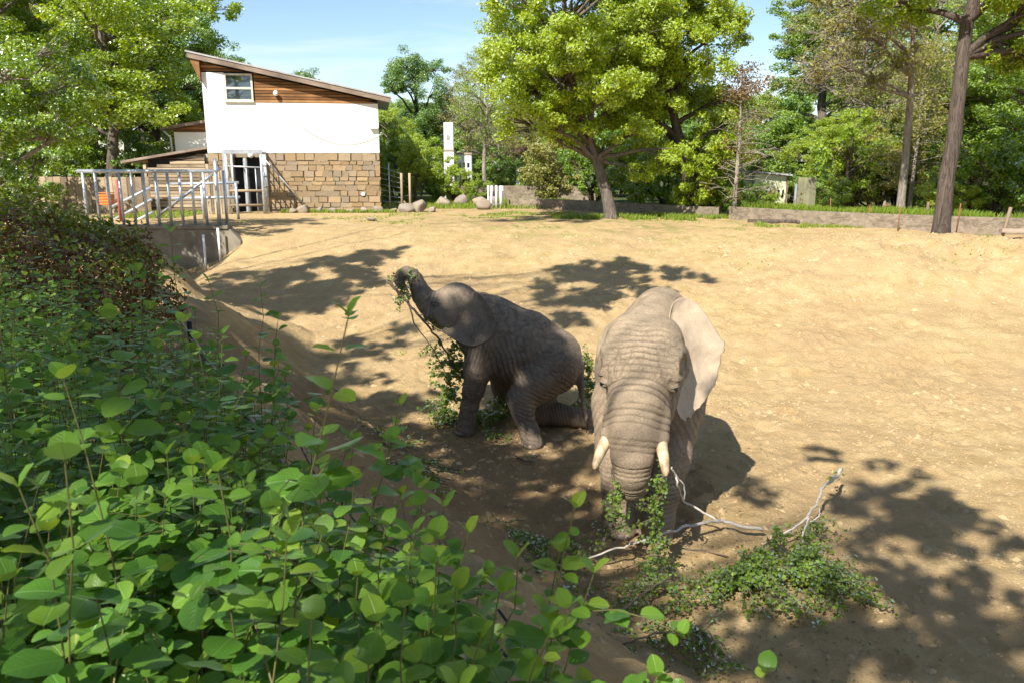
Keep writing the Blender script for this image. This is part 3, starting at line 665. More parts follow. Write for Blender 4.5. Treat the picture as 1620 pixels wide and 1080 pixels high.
# stones of the base wall, one by one
stones = []
vs_ = []
for k in range(6):
    b = MB(); b.box((0, 0, 0), (1, 1, 1), jit=.09, rng=rg); o = b.build('stone', M['stone_block'], house, bevel=0); vs_.append(o.data); bpy.data.objects.remove(o)
z = BZ - .05; ns_ = 0
while z < 4.13:
    h_ = rg.choice([.17, .20, .23, .26]); h_ = min(h_, 4.19 - z)
    if 4.19 - (z + h_) < .1: h_ = 4.19 - z
    x = BL
    while x < BR - .02:
        wd = rg.uniform(.26, .58); wd = min(wd, BR - x)
        if BR - (x + wd) < .12: wd = BR - x
        a, b_ = x, x + wd
        if z + h_ > BZ and z < DT:
            if a < D1 and b_ > D0:
                if a < D0 - .08: b_ = D0
                elif b_ > D1 + .08: a = D1
                else: x += wd; continue
        o = bpy.data.objects.new('stone', rg.choice(vs_)); link(o, house)
        o.location = H((a + b_)/2, BY - .005 + rg.uniform(-.008, .012), z + h_/2); o.scale = (b_ - a - .022, .10, h_ - .022); ns_ += 1
        x += wd
    z += h_
# window
wf = hb()
for a, b_ in (((W0, WZ0), (W0 + .07, WZ1)), ((W1 - .07, WZ0), (W1, WZ1)), ((W0 + .071, WZ1 - .07), (W1 - .071, WZ1)), ((W0 + .071, WZ0), (W1 - .071, WZ0 + .07)), ((W0 + .071, 6.70), (W1 - .071, 6.78))):
    wf.span(H(a[0], BY - .05, a[1]), H(b_[0], BY + .1, b_[1]))
win = wf.build('window', M['frame_white'], house)
for za, zb in ((WZ0 + .071, 6.699), (6.781, WZ1 - .071)):
    b = hb(); b.span(H(W0 + .072, BY + .02, za), H(W1 - .072, BY + .03, zb)); b.build('pane', M['glass'], win)
b = hb(); b.span(H(W0 - .03, BY - .12, WZ0 - .05), H(W1 + .03, BY - .031, WZ0 - .004)); b.build('sill', M['frame_white'], win)
b = hb(); b.span(H(W0 + .0, BY + .28, WZ0), H(W1, BY + .33, WZ1)); b.build('window_recess', M['dark'], win)
# doorway, lamp, cable
b = hb(); b.span(H(D0, BY + .36, BZ - .1), H(D1, BY + .40, DT)); b.build('dark_doorway', M['dark'], house)
b = hb(); b.tube([H(-11.05, BY + .1, BZ), H(-11.05, BY + .1, DT)], .09, 8); b.build('door_post', M['galv'], house)
ball('lamp', H(-10.78, BY - .12, 4.10), .11, M['white_paint'], house)
ball('flood_lamp', H(-9.62, BY - .2, 6.55), .10, M['white_paint'], house, (1, .8, 1.1))
b = hb(); b.tube([H(-9.62, BY - .06, 6.42), H(-9.62, BY - .16, 6.5)], .03, 6); b.build('lamp_bracket', M['black_steel'], house)
b = hb(); b.tube([H(-9.45 + 4.0*k/24, BY - .06, 6.1 - 1.55*math.sin(math.pi*.5*min(1, k/15))**.8 + (.42*((k - 15)/9)**2 if k > 15 else 0)) for k in range(25)], .012, 4); b.build('cable', M['galv'], house)
b = hb(); b.box(H(-5.75, BY - .12, 5.22), (.32, .16, .07)); b.build('wall_box', M['white_paint'], house)
b = hb(); b.box(H(-6.3, BY - .08, 2.5), (.12, .05, .12)); b.build('socket_box', M['white_paint'], house)
# steel gate frame standing in front of the door
gate = empty('gate_frame', (-10.85, 32.28, BZ), R(9.5)); tag(gate, 'galvanised steel gate frame with crossbars before the dark doorway', 'gate')
def gb(pts, r, nm, n=8, sm=True, mat='galv'):
    b = MB(); b.tube([(x + 10.85, y - 32.6, z - BZ) for x, y, z in pts], r, n); return b.build(nm, M[mat], gate, sm)
for x in (-11.28, -9.95): gb([(x, 32.6, BZ - .05), (x, 32.6, 4.25)], .055, 'post'); gb([(x, 33.85, BZ), (x, 33.85, 4.3)], .05, 'post')
b = MB(); b.box((.235, 0, 2.44), (1.44, .12, .16)); b.build('top_beam', M['galv'], gate)
b = MB(); b.box((-.50, .05, 1.55), (.14, .1, 1.9)); b.build('hinge_plate', M['galv'], gate)
for x in (-11.28, -9.95): gb([(x, 32.6, 4.22), (x, 33.85, 4.22)], .045, 'top_tube')
for z, m in ((2.15, 'slat'), (2.72, 'slat'), (3.68, 'galv')): gb([(-11.26, 32.6, z), (-9.97, 32.6, z - (.06 if m == 'galv' else 0))], .05 if m == 'slat' else .03, 'crossbar', mat=m)
for x in (-10.55, -10.2): gb([(x, 32.62, 1.85), (x, 32.62, 3.64)], .022, 'bar', 6)
# side fence panel that throws the ladder-like shadow on the wall
for k in range(5): gb([(-9.95, 32.66, 2.0 + k*.42), (-9.95, 33.8, 2.0 + k*.42)], .028, 'side_bar', 6)
for k in range(4): gb([(-9.95, 32.85 + k*.25, BZ), (-9.95, 32.85 + k*.25, 4.2 - k*.0)], .02, 'side_upright', 6)
gb([(-9.85, 33.2, 3.9), (-8.35, 33.3, 2.0)], .03, 'brace', 6)
# annex behind, with its own little roof
annex = empty('annex', (-13.7, 37, 1.8)); tag(annex, 'small white annex with a wood gable tucked behind the elephant house', 'building')
def X_(x, y, z): return (x + 13.7, y - 37, z - 1.8)
b = MB(); b.span(X_(-15.2, 37, 1.5), X_(-12.5, 41, 5.12)); b.build('wall', M['white_wall'], annex)
for k in range(4):
    b = MB(); za = 5.13 + k*.11; b.prism([X_(-15.15 + .6*max(0, k - 1), 0, za)[0::2], X_(-12.52, 0, za)[0::2], X_(-12.52, 0, za + .10)[0::2], X_(-15.15 + .6*k, 0, za + .10)[0::2]], -.03, .2); b.build('gable_board', M['cladding'], annex)
b = MB(); b.prism([X_(x, 0, z)[0::2] for x, z in ((-15.6, 5.20), (-12.3, 5.72), (-12.3, 5.84), (-15.6, 5.32))], -.5, 4.2); b.build('roof', M['fascia'], annex)
b = MB(); b.tube([X_(-15.5, 36.6, 5.18), X_(-15.3, 36.8, 4.9), X_(-15.24, 36.9, 1.8)], .05, 8); b.build('drainpipe', M['galv'], annex, True)
# slatted lean-to shed
shed = empty('slatted_shed', (-14, 33.75, BZ)); tag(shed, 'lean-to shed of horizontal slats with a sloping plank roof beside the house', 'shed')
def S_(x, y, z): return (x + 14, y - 34.4, z - BZ)
b = MB(); b.span(S_(-15.1, 34.52, BZ - .1), S_(-12.75, 34.6, 3.95)); b.build('backing', M['dark'], shed)
for k in range(17):
    z0 = BZ + .06 + k*.136; xl = -15.15
    if z0 + .1 > 3.62: xl = -15.15 + (z0 + .1 - 3.62)/.245*1.0
    b = MB(); b.box(S_((xl - 12.72)/2, 34.44 + rg.uniform(-.01, .01), z0 + .05), (-12.72 - xl, .04, .112)); b.build('slat', M['slat'], shed)
for x in (-15.2, -12.62): b = MB(); b.box(S_(x, 34.42, 2.75), (.12, .12, 2.0)); b.build('post', M['slat'], shed)
b = MB(); b.prism([S_(x, 0, z)[0::2] for x, z in ((-16.1, 3.78), (-12.5, 4.36), (-12.5, 4.46), (-16.1, 3.88))], -.2, 3); b.build('roof', M['fascia'], shed)
b = MB(); b.span(S_(-15.18, 34.6, BZ - .1), S_(-15.05, 37, 3.6)); b.build('side_wall', M['slat'], shed)
# ------------------------------------------------------------------ picket fence between railing and gate
pf = empty('picket_fence', (-11.9, 32.2, BZ)); tag(pf, 'pale vertical picket fence between the steel railing and gate frame', 'fence')
for k in range(11):
    x = -12.35 + k*.105; b = MB(); b.box((x + 11.9, 0, .86 + rg.uniform(-.015, .015)), (.062, .03, 1.75)); b.build('picket', M['picket'], pf)
for z in (.45, 1.4): b = MB(); b.box((.08, .04, z), (1.2, .04, .08)); b.build('rail', M['picket'], pf)
# ------------------------------------------------------------------ concrete retaining wall with steel railing
rw = empty('concrete_wall', (-10.5, 24, 0)); tag(rw, 'stained concrete retaining wall under the galvanised railing', 'wall')
b = MB(); b.prism([(-5.5, 0), (2.35, 0), (2.35, 1.55), (2.05, 1.92), (-5.5, 1.92)], 0, .35); b.build('wall_face', M['concrete'], rw, bevel=.02)
b = MB(); b.prism([(-5.5, 1.925), (2.0, 1.925), (2.0, 2.03), (-5.5, 2.03)], -.05, .42); b.build('coping', M['concrete'], rw, bevel=.015)
rl_ = empty('steel_railing', (-10.5, 24.15, 2.03)); tag(rl_, 'galvanised steel railing of upright bars on the concrete wall', 'railing')
for k in range(12):
    x = -2.25 + k*.358; b = MB(); b.tube([(x, 0, 0), (x, 0, 1.55)], .045, 8); b.build('upright', M['galv'], rl_, True)
b = MB(); b.tube([(-2.4, 0, 1.58), (1.75, 0, 1.58)], .055, 8); b.build('top_rail', M['galv'], rl_, True)
for x, y in ((1.62, .25), (1.76, .5)):
    b = MB(); b.tube([(x, y, -.1), (x, y, 1.95 if y < .3 else 1.6)], .05, 8); b.build('corner_post', M['galv'], rl_, True)
st = empty('ramp_handrail', (-12, 27, 2.0)); tag(st, 'sloping white pipe handrails of the ramp behind the railing', 'handrail')
for pts in ([(.25, 0, .0), (2.55, 0, 1.62)], [(-.2, .8, .12), (-1.6, .8, -.55)], [(-.2, .8, .55), (-1.6, .8, -.15)], [(-.2, .8, .95), (-1.6, .8, .3)], [(.2, 1.5, 1.05), (2.6, 1.5, 1.1)], [(.2, 1.5, .55), (2.6, 1.5, .6)]):
    b = MB(); b.tube([Vector(p) + Vector((-.2, 0, .05)) for p in pts], .05, 8); b.build('pipe', M['galv'], st, True)
for x in (-.35, 1.2, 2.4): b = MB(); b.tube([(x, 1.2, -.2), (x, 1.2, 1.15)], .05, 8); b.build('post', M['galv'], st, True)
for x, y, z0, z1 in ((-9.15, 23.7, .85, 1.75), (-8.72, 23.75, 1.2, 2.0)):
    b = MB(); b.tube([(0, 0, 0), (0, 0, z1 - z0 + .3)], .035, 8); o = b.build('marker_stake', M['white_paint'], None, True); o.location = (x, y, gz(x, y) - .15)
    tag(o, 'thin white stake against the concrete wall', 'stake', 'white stakes at the concrete wall')
b = MB(); b.tube([(0, 0, 0), (0, 0, 1.35)], .045, 8); o = b.build('red_post', simple('red_paint', (.30, .06, .05), (.40, .10, .08), 8), None, True); o.location = (-12.9, 26.5, 1.95); tag(o, 'slim red post standing behind the steel railing', 'post')
# board fence far left with an orange machine before it
bf = empty('board_fence', (-18, 33, 1.8)); tag(bf, 'low brown board fence under the trees beyond the railing', 'fence')
for k in range(22): b = MB(); b.box((-3.2 + k*.3, rg.uniform(-.01, .01), .72), (.28, .03, 1.45 + rg.uniform(-.03, .03))); b.build('board', M['slat'], bf)
b = MB(); b.box((0, .04, 1.1), (6.8, .05, .09)); b.build('rail', M['slat'], bf)
om = empty('orange_container', (-15.6, 31, 1.8)); om.scale = (.45, .45, .5); om.location = (-15.3, 30.5, 2.2); tag(om, 'small bright orange ribbed container behind the steel railing', 'container')
M['orange'] = simple('orange_paint', (.62, .13, .02), (.72, .20, .03), 6, .5)
for k in range(4): b = MB(); b.box((0, 0, .22 + k*.2), (.95 + .02*(k % 2), .7, .17)); b.build('panel', M['orange'], om, bevel=.03)
b = MB(); b.box((0, 0, 1.03), (1.0, .75, .06)); b.build('lid', M['orange'], om, bevel=.02)
# ------------------------------------------------------------------ boulders along the house and yard
def boulder(x, y, sx, sy, sz, seed, label):
    rs = np.random.RandomState(seed); n, m = 16, 11; V = []
    for i in range(m + 1):
        for j in range(n):
            th = math.pi*i/m; ph = 2*math.pi*j/n; V.append((math.sin(th)*math.cos(ph), math.sin(th)*math.sin(ph), math.cos(th)))
    V = np.array(V); r = 1 + .30*fbm(V + seed*3.1, 1.1, 3) + .05*vnoise(V + seed, 5); V = V*r[:, None]
    for k in range(9):                                          # a few flat broken faces
        d = rs.normal(size=3); d /= np.linalg.norm(d); e = V @ d; V -= np.maximum(e - .62, 0)[:, None]*d*.92
    V *= (sx*.85, sy*.85, sz*.85)
    F = np.array([(i*n + j, i*n + (j + 1) % n, (i + 1)*n + (j + 1) % n, (i + 1)*n + j) for i in range(m) for j in range(n)])
    o = mesh_obj('boulder', np_mesh('boulder', V, F[:, ::-1], True), M['boulder']); o.location = (x, y, gz(x, y) + sz*.45); o.rotation_euler.z = rs.uniform(0, 6)
    return tag(o, label, 'boulder', 'boulders along the house and yard')
L1 = 'low pale boulder in the row along the stone base of the house'
boulder(-8.55, 33.0, .38, .32, .30, 1, 'squared brown boulder beside the gate brace at the house'); boulder(-8.95, 33.0, .22, .2, .17, 2, L1); boulder(-7.95, 33.2, .24, .2, .17, 3, L1); boulder(-7.4, 33.2, .26, .2, .17, 4, L1)
boulder(-6.7, 33.2, .26, .2, .15, 5, L1); boulder(-6.1, 33.2, .24, .2, .17, 6, L1); boulder(-5.5, 33.3, .28, .24, .24, 7, L1)
boulder(-4.4, 33.6, .55, .4, .34, 8, 'long low grey boulder in front of the two wooden fence posts'); boulder(-3.9, 33.7, .5, .4, .44, 9, 'tallest grey boulder of the heap by the two wooden fence posts'); boulder(-3.3, 33.5, .26, .22, .2, 10, 'small brown boulder at the end of the heap by the fence posts'); boulder(-4.9, 33.4, .2, .18, .15, 15, 'smallest stone between the house corner and the boulder heap')
L3 = 'boulder lying among the plants behind the yard'
for k, (x, y) in enumerate([(-3.2, 37.5), (-2.4, 38), (-1.5, 38), (-.9, 37.6), (-1.3, 35.2)]): boulder(x, y, .5, .4, .38, 30 + k, L3 if k < 4 else 'grey boulder next to the ring of white posts')
boulder(-5.05, 28.9, .24, .2, .10, 50, 'flat stone lying alone on the bare sand')
# ------------------------------------------------------------------ ring of white posts
wp = empty('white_post_ring', (-.75, 36, 1.8)); tag(wp, 'ring of white posts guarding a tree trunk at the low wall', 'tree guard')
for k in range(9):
    a = k/9*6.283; b = MB(); b.tube([(.32*math.cos(a), .32*math.sin(a), -.05), (.32*math.cos(a), .32*math.sin(a), .98 + .04*math.sin(k*3))], .042, 8); b.build('post', M['white_paint'], wp, True)
b = MB(); b.tube([(.35*math.cos(k/16*6.283), .35*math.sin(k/16*6.283), .2) for k in range(17)], .012, 4); b.build('wire', M['galv'], wp)
# ------------------------------------------------------------------ low yard wall
def wall_run(P, h, name, label, mat='yardwall', th=.3):
    w = empty(name, (P[0][0], P[0][1], 0)); tag(w, label, 'wall')
    b = MB(); n = 0; V = []; 
    for x, y in P:
        z = gz(x, y); V += [(x - P[0][0], y - P[0][1], z - .3), (x - P[0][0], y - P[0][1], z + h), (x - P[0][0] + .12, y - P[0][1] + th, z + h), (x - P[0][0] + .12, y - P[0][1] + th, z - .3)]
    k = len(P); fs = [(4*i + j, 4*i + 4 + j, 4*i + 4 + (j + 1) % 4, 4*i + (j + 1) % 4) for i in range(k - 1) for j in range(4)] + [(0, 1, 2, 3), (4*k - 1, 4*k - 2, 4*k - 3, 4*k - 4)]
    b.add(V, fs); b.build('wall_face', M[mat], w)
    return w
t = NT('yard_wall_concrete'); n = t.noise(5, 7, .75); v1 = t.noise(2.2, 6, .75, t.vec((1, 1, 2.2)), .8); n2 = t.noise(.7, 4)
t.col(t.mix(t.mix(t.ramp(n, [(.3, (.16, .13, .095)), (.7, (.31, .25, .185))]), (.13, .10, .07), t.ramp(v1, [(.36, .7), (.5, 0.)])), (.16, .14, .09), t.ramp(n2, [(.5, 0.), (.75, .6)]))); t.rough(.95, .1)
t.bump(t.math('ADD', n, t.ramp(v1, [(.36, 0.), (.5, 1.)])), .6, .03); M['yardwall'] = t.m
def curve(P, n): return [tuple(q) for q in catmull(P, n)]
wall_run(curve([(-.2, 36.6), (2.2, 35.2), (5, 32.2), (7.6, 29.6)], 14), .42, 'yard_wall', 'low rough concrete wall curving behind the leaning maple')
wall_run(curve([(7.9, 29.3), (10, 26.9), (12.6, 24.9), (16, 23.2), (22, 21.5)], 20), .46, 'yard_wall', 'low rough wall running behind the spoil heap and stakes')
wall_run([(-3.5, 43), (.5, 43), (4.5, 42)], .75, 'terrace_wall', 'stone terrace wall below the far dark roofed house')
# ------------------------------------------------------------------ trees
def leaf_quads(Cn, size, rs, up=.5, out=None, asp=.62):
    """diamond leaves at the given centres"""
    n = len(Cn); N = rs.normal(size=(n, 3)); N[:, 2] += up*1.6
    if out is not None: N += out*.8
    N /= np.linalg.norm(N, axis=1, keepdims=True) + 1e-9
    T = rs.normal(size=(n, 3)); T[:, 2] -= .35; T -= (T*N).sum(1, keepdims=True)*N; T /= np.linalg.norm(T, axis=1, keepdims=True) + 1e-9; B = np.cross(N, T)
    s = (size*rs.uniform(.65, 1.3, (n, 1)))
    V = np.stack([Cn - T*s*.5, Cn + B*s*asp*.5 + N*s*.10 - T*s*.05, Cn + T*s*.5, Cn - B*s*asp*.5 + N*s*.10 - T*s*.05], 1).reshape(-1, 3)
    return V, np.arange(4*n).reshape(n, 4)
def bez(a, b, sag, n, rs, wob=.06):
    a = np.array(a, float); b = np.array(b, float); L = np.linalg.norm(b - a); m = (a + b)/2 + np.array([0, 0, sag*L]); t = np.linspace(0, 1, n)[:, None]
    P = (1 - t)**2*a + 2*t*(1 - t)*m + t*t*b; P[1:-1] += rs.normal(size=(n - 2, 3))*wob*L/4; return P
def make_tree(seed, trunk, r0, clumps, nleaf, leaf, subs=9, limb_r=.16, twigs=0, up=.5, shell=.5, taper=.35, squash=.8, start=.35, stems=None):
    """trunk: list of points; clumps: list of (x,y,z,r). returns (trunk mesh, crown mesh)"""
    rs = np.random.RandomState(seed); mb = MB(); T = catmull(trunk, 14); rad = r0*np.linspace(1, taper, 14); rad[0] *= 1.35; rad[1] *= 1.08
    T[2:-1] += rs.normal(size=(11, 3))*r0*.12
    mb.tube(T, list(rad), 9)
    if stems:
        for st_ in stems: S_2 = catmull(st_[0], 9); mb.tube(S_2, list(st_[1]*np.linspace(1, .4, 9)), 7)
    tot = sum(c[3]**2 for c in clumps); LC = []; OUT = []
    for (x, y, z, r) in clumps:
        c = np.array([x, y, z]); d = np.hypot(T[:, 0] - x, T[:, 1] - y)
        want = z - .55*d; i = int(np.argmin(np.abs(T[:, 2] - want) + (np.arange(14) < 14*start)*9)); 
        P = bez(T[i], c, .08, 7, rs); lr = min(limb_r*(.5 + r), rad[i]*.7); mb.tube(P, list(np.linspace(lr, lr*.25, 7)), 6, False)
        k = max(3, int(subs*(.7 + .6*rs.rand())))
        n = int(nleaf*r*r/tot)
        D = rs.normal(size=(k, 3)); D /= np.linalg.norm(D, axis=1, keepdims=True); D[:, 2] = D[:, 2]*squash; D = D*(r*rs.uniform(.45, 1.0, (k, 1)))
        for q in range(k):
            sb = c + D[q]; sr = r*rs.uniform(.28, .5); mb.tube(bez(P[4], sb, .05, 4, rs), [lr*.3, lr*.2, lr*.13, lr*.06], 4, False)
            m = n//k; g = rs.normal(size=(m, 3)); g /= np.linalg.norm(g, axis=1, keepdims=True); g *= (rs.rand(m, 1)**shell)*sr*np.array([1, 1, .7]); LC.append(sb + g); OUT.append(g/sr + D[q]/r*.6)
            for tw in range(twigs):
                e = sb + rs.normal(size=3)*sr*np.array([1, 1, .8]) + np.array([0, 0, -.25*sr]); mb.tube(bez(sb, e, .1, 4, rs, .12), [lr*.09 + .006, .007, .006, .004], 3, False)
    tm = bpy.data.meshes.new('trunk'); tm.from_pydata(mb.v, [], mb.f); tm.update(); tm.polygons.foreach_set('use_smooth', [True]*len(tm.polygons))
    V, Fq = leaf_quads(np.concatenate(LC), leaf, rs, up, np.concatenate(OUT)); cm_ = np_mesh('crown', V, Fq)
    return tm, cm_
def env_clumps(seed, c, rad, n, r0, r1, hollow=.35):
    rs = np.random.RandomState(seed); out = []
    while len(out) < n:
        p = rs.uniform(-1, 1, 3); l = np.linalg.norm(p)
        if l > 1 or l < hollow: continue
        q = np.array(c) + p*np.array(rad); r = rs.uniform(r0, r1)
        if any(np.linalg.norm(q - np.array(o[:3])) < .55*(r + o[3])*.8 for o in out) and rs.rand() < .8: continue
        out.append((*q, r))
    return out
PROTO = {}
def proto(key, *a, **k): PROTO[key] = make_tree(*a, **k)
proto('maple', 1, [(0, 0, -.3), (.1, 0, 2), (-.1, .1, 5), (.1, 0, 8.6)], .26, env_clumps(1, (0, 0, 6.6), (3.3, 3.1, 3.6), 26, .9, 1.5), 42000, .125, limb_r=.1)
proto('oak', 2, [(0, 0, -.3), (-.1, 0, 2), (.1, .1, 5), (0, 0, 9)], .30, env_clumps(2, (0, 0, 7.0), (3.5, 3.3, 3.4), 22, .9, 1.5, .4), 42000, .125, subs=10, limb_r=.1)
proto('tall', 3, [(0, 0, -.3), (.1, 0, 4), (-.1, .1, 8), (.1, 0, 12.5)], .26, env_clumps(3, (0, 0, 8.8), (2.6, 2.5, 5.0), 28, .8, 1.3), 42000, .125, start=.3, limb_r=.1)
proto('loose', 4, [(0, 0, -.3), (.1, 0, 3), (-.15, .1, 6), (.2, 0, 10)], .20, env_clumps(4, (0, 0, 7.2), (2.7, 2.6, 3.6), 22, .8, 1.3), 8000, .12, twigs=5, subs=10)
proto('loose2', 14, [(0, 0, -.3), (.3, 0, 2), (.2, .1, 4.5), (-.2, 0, 7.5)], .16, env_clumps(15, (0, 0, 5.0), (2.6, 2.4, 3.0), 20, .7, 1.1), 6500, .11, twigs=6, subs=10)
proto('bush', 5, [(0, 0, -.2), (.1, 0, .6), (-.1, 0, 1.2), (0, 0, 2.0)], .07, env_clumps(5, (0, 0, 1.35), (1.35, 1.2, 1.25), 16, .42, .68, .2), 9000, .10, subs=8, limb_r=.05, start=0., stems=[([(.1, 0, -.2), (.4, .1, .8), (.7, .2, 1.6)], .05), ([(-.1, 0, -.2), (-.4, -.1, .8), (-.8, 0, 1.7)], .05)])
proto('shrubtree', 6, [(0, 0, -.2), (.15, 0, 1.2), (-.1, .1, 2.6), (.1, 0, 4.2)], .11, env_clumps(6, (0, 0, 2.7), (1.8, 1.7, 2.3), 22, .55, .95, .25), 15000, .12, subs=9, limb_r=.07, start=.1, stems=[([(.1, 0, -.2), (.5, .1, 1.4), (.9, .2, 3)], .07), ([(-.1, 0, -.2), (-.5, -.1, 1.3), (-1, 0, 2.8)], .07)])
def plant(key, name, X, Y, s, leafm, barkm, label, cat, group=None, rz=None, sz=None, seed=[0]):
    seed[0] += 1; r = random.Random(seed[0]*7 + 3)
    e = empty(name, (X, Y, gz(X, Y)), r.uniform(0, 6.28) if rz is None else rz); e.scale = (s, s, s*(sz or 1)); tag(e, label, cat, group)
    tm, cm_ = PROTO[key]
    for nm, me, mt in (('trunk', tm, barkm), ('crown', cm_, leafm)):
        if not me.materials: me.materials.append(M[mt])
        o = bpy.data.objects.new(nm, me); link(o, e); o.material_slots[0].link = 'OBJECT'; o.material_slots[0].material = M[mt]
    return e
def own(name, base, tree, leafm, barkm, label, cat='tree', group=None):
    e = empty(name, base); tag(e, label, cat, group); mesh_obj('trunk', tree[0], M[barkm], e); mesh_obj('crown', tree[1], M[leafm], e); return e
def UX(u, D): return (u - 810)/1260*.985*D
# ---- the pair of maples in the middle
Z0 = gz(3.65, 30)
own('maple_tree', (3.65, 30, Z0), make_tree(31, [(.1, 0, -.3), (-.2, 0, 1.2), (-.85, .1, 2.9), (-1.6, .1, 4.6), (-1.8, .2, 7.6)], .25,
    env_clumps(33, (-1.25, 0, 6.9), (3.4, 3.6, 3.9), 54, .9, 1.5, .2) + [(-3.9, -.3, 3.6, .95), (-2.5, -1.2, 3.5, .9), (-1.0, -1.4, 3.6, .9), (.6, -1, 3.0, .8), (.9, -.5, 1.7, .6), (1.7, -.8, 2.5, .85), (-.2, .6, 2.6, .6), (-3.2, 0, 9.6, 1.5), (-1, 0, 10.5, 1.5)], 135000, .115, limb_r=.085),
    'maple', 'bark', 'big bright green maple with a leaning trunk on the grassy edge')
own('maple_tree', (6.75, 31.2, gz(6.75, 31.2)), make_tree(32, [(.1, 0, -.3), (.0, 0, 1.5), (-.5, 0, 3.2), (-.8, 0, 5), (-.6, .2, 8.6)], .26,
    env_clumps(35, (-.9, 0, 7.0), (2.3, 3.1, 4.6), 42, .85, 1.35, .2) + [(1.2, -.8, 3.4, .9), (-1.6, -1.0, 2.7, .8), (.6, -1.1, 1.9, .75), (1.4, -.4, 4.4, 1.0), (.2, -.9, 1.2, .7), (-1.2, -.8, 1.7, .7), (1.5, -.6, 2.6, .9), (-.6, 0, 11, 1.5)], 105000, .115, limb_r=.085),
    'maple', 'bark_dark', 'bright green maple with a dark trunk rising from shrubs at the wall')
# ---- the tall tree on the spoil heap
Z1 = gz(12.85, 24.0)
own('old_tree', (12.85, 24.0, Z1), make_tree(41, [(0, 0, -.4), (.0, 0, 1.5), (.08, 0, 3.0), (-.02, 0, 4.9), (.25, .1, 7.2), (.3, 0, 9)], .245,
    [(-1.2, -.5, 7.2, 1.0), (1.6, -.6, 6.3, 1.1), (2.9, -.3, 6.0, 1.1), (.6, -1, 7.0, 1.1), (2.2, .6, 7.4, 1.2), (-.2, .2, 8.4, 1.3), (1.2, 0, 5.4, .7), (3.6, 0, 7.2, 1.2), (-2.6, .1, 8.0, 1.0), (1.4, -1.6, 7.6, 1.1), (4.4, -.2, 5.2, .8), (-1.6, .8, 6.6, 1.0), (3.0, 1.0, 5.0, 1.0), (1.9, 1.2, 5.6, 1.0)], 34000, .12, twigs=4, limb_r=.12, taper=.6, start=.55),
    'lime', 'bark_dark', 'tall tree with bare furrowed trunk standing in the spoil heap')
own('drooping_tree', (12.1, 26.8, gz(12.1, 26.8)), make_tree(42, [(1.5, 1.4, -.4), (1.4, 1.3, 2.2), (1.2, 1, 4.5), (.9, .6, 6.5), (.6, .4, 9)], .15,
    [(-1.8, 0, 6.6, .9), (-2.6, .2, 7.6, 1.0), (-.8, 0, 6.0, .9), (.2, -.2, 6.5, .9), (-1.2, -.3, 7.8, 1.0), (-2.1, 0, 5.2, .75), (.6, .2, 5.2, .8), (-.4, .3, 4.4, .7), (-1.9, 0, 8.6, .9)], 5200, .12, twigs=16, limb_r=.09, subs=11, up=.1, start=.4),
    'olive', 'bark_pale', 'sparse tree with drooping brown twigs and few olive leaves beside the tall trunk')
# ---- larch-like half dead tree in the gap
def larch(seed, H_, needles):
    rs = np.random.RandomState(seed); mb = MB(); mb.tube([(0, 0, -.3), (.05, 0, H_*.5), (0, 0, H_)], [.09, .06, .015], 7); LC = []
    for k in range(64):
        z = H_*(.16 + .82*k/64); a = rs.uniform(0, 6.28); L = (H_ - z)*.32 + .35; e = np.array([math.cos(a)*L, math.sin(a)*L, z + L*rs.uniform(-.1, .45)])
        P = bez((0, 0, z), e, .06, 6, rs); mb.tube(P, list(np.linspace(.016, .004, 6)), 4, False)
        for j in range(6):
            q = P[2 + j % 4]; e2 = q + rs.normal(size=3)*.3*np.array([1, 1, .5]); mb.tube([q, (q + e2)/2 + np.array([0, 0, .03]), e2], [.008, .006, .004], 3, False)
            if rs.rand() < needles + (.5 if z > H_*.78 else 0): LC.append(e2 + rs.normal(size=(26, 3))*.14)
    tm = bpy.data.meshes.new('trunk'); tm.from_pydata(mb.v, [], mb.f); tm.update()
    V, Fq = leaf_quads(np.concatenate(LC), .09, rs, .1); return tm, np_mesh('crown', V, Fq)
own('larch_tree', (UX(1162, 29.6), 29.6, 1.8), larch(51, 5.4, .10), 'brown_leaf', 'bark_pale', 'thin half bare larch with a brown tip in the gap of sky')
own('larch_tree', (UX(1440, 31), 31, 1.8), larch(52, 6.5, .55), 'olive', 'bark_pale', 'bare twiggy conifer with grey lower boughs behind the low wall')
# ---- the wood around the yard
G1 = 'trees of the wood behind the house and yard'
LAB = {'maple': 'bright yellow green broad tree', 'lime': 'fresh green tree', 'oak': 'dark green broad tree', 'mid': 'mid green leafy tree', 'olive': 'sparse olive tinted spring tree'}
def wood_tree(u, D, topv, key, leafm, where, barkm='bark', wide=None, group=G1):
    y_ = (540 - topv)/1260; z_top = 4 + D*(-.2243 + y_*.9745)/(.9745 + y_*.2243); X = UX(u, D); s = {'maple': 10.4, 'oak': 10.6, 'tall': 13.8, 'loose': 11, 'loose2': 8.2, 'shrubtree': 5.3, 'bush': 2.7}[key]
    h = z_top - gz(X, D); sc = h/s; w_ = wide or 1
    e = plant(key, leafm if False else {'maple': 'maple_tree', 'lime': 'lime_tree', 'oak': 'oak_tree', 'mid': 'broadleaf_tree', 'olive': 'spring_tree'}[leafm], X, D, sc*w_, leafm, barkm, LAB[leafm] + ' ' + where, 'tree', group, sz=1/w_)
    return e
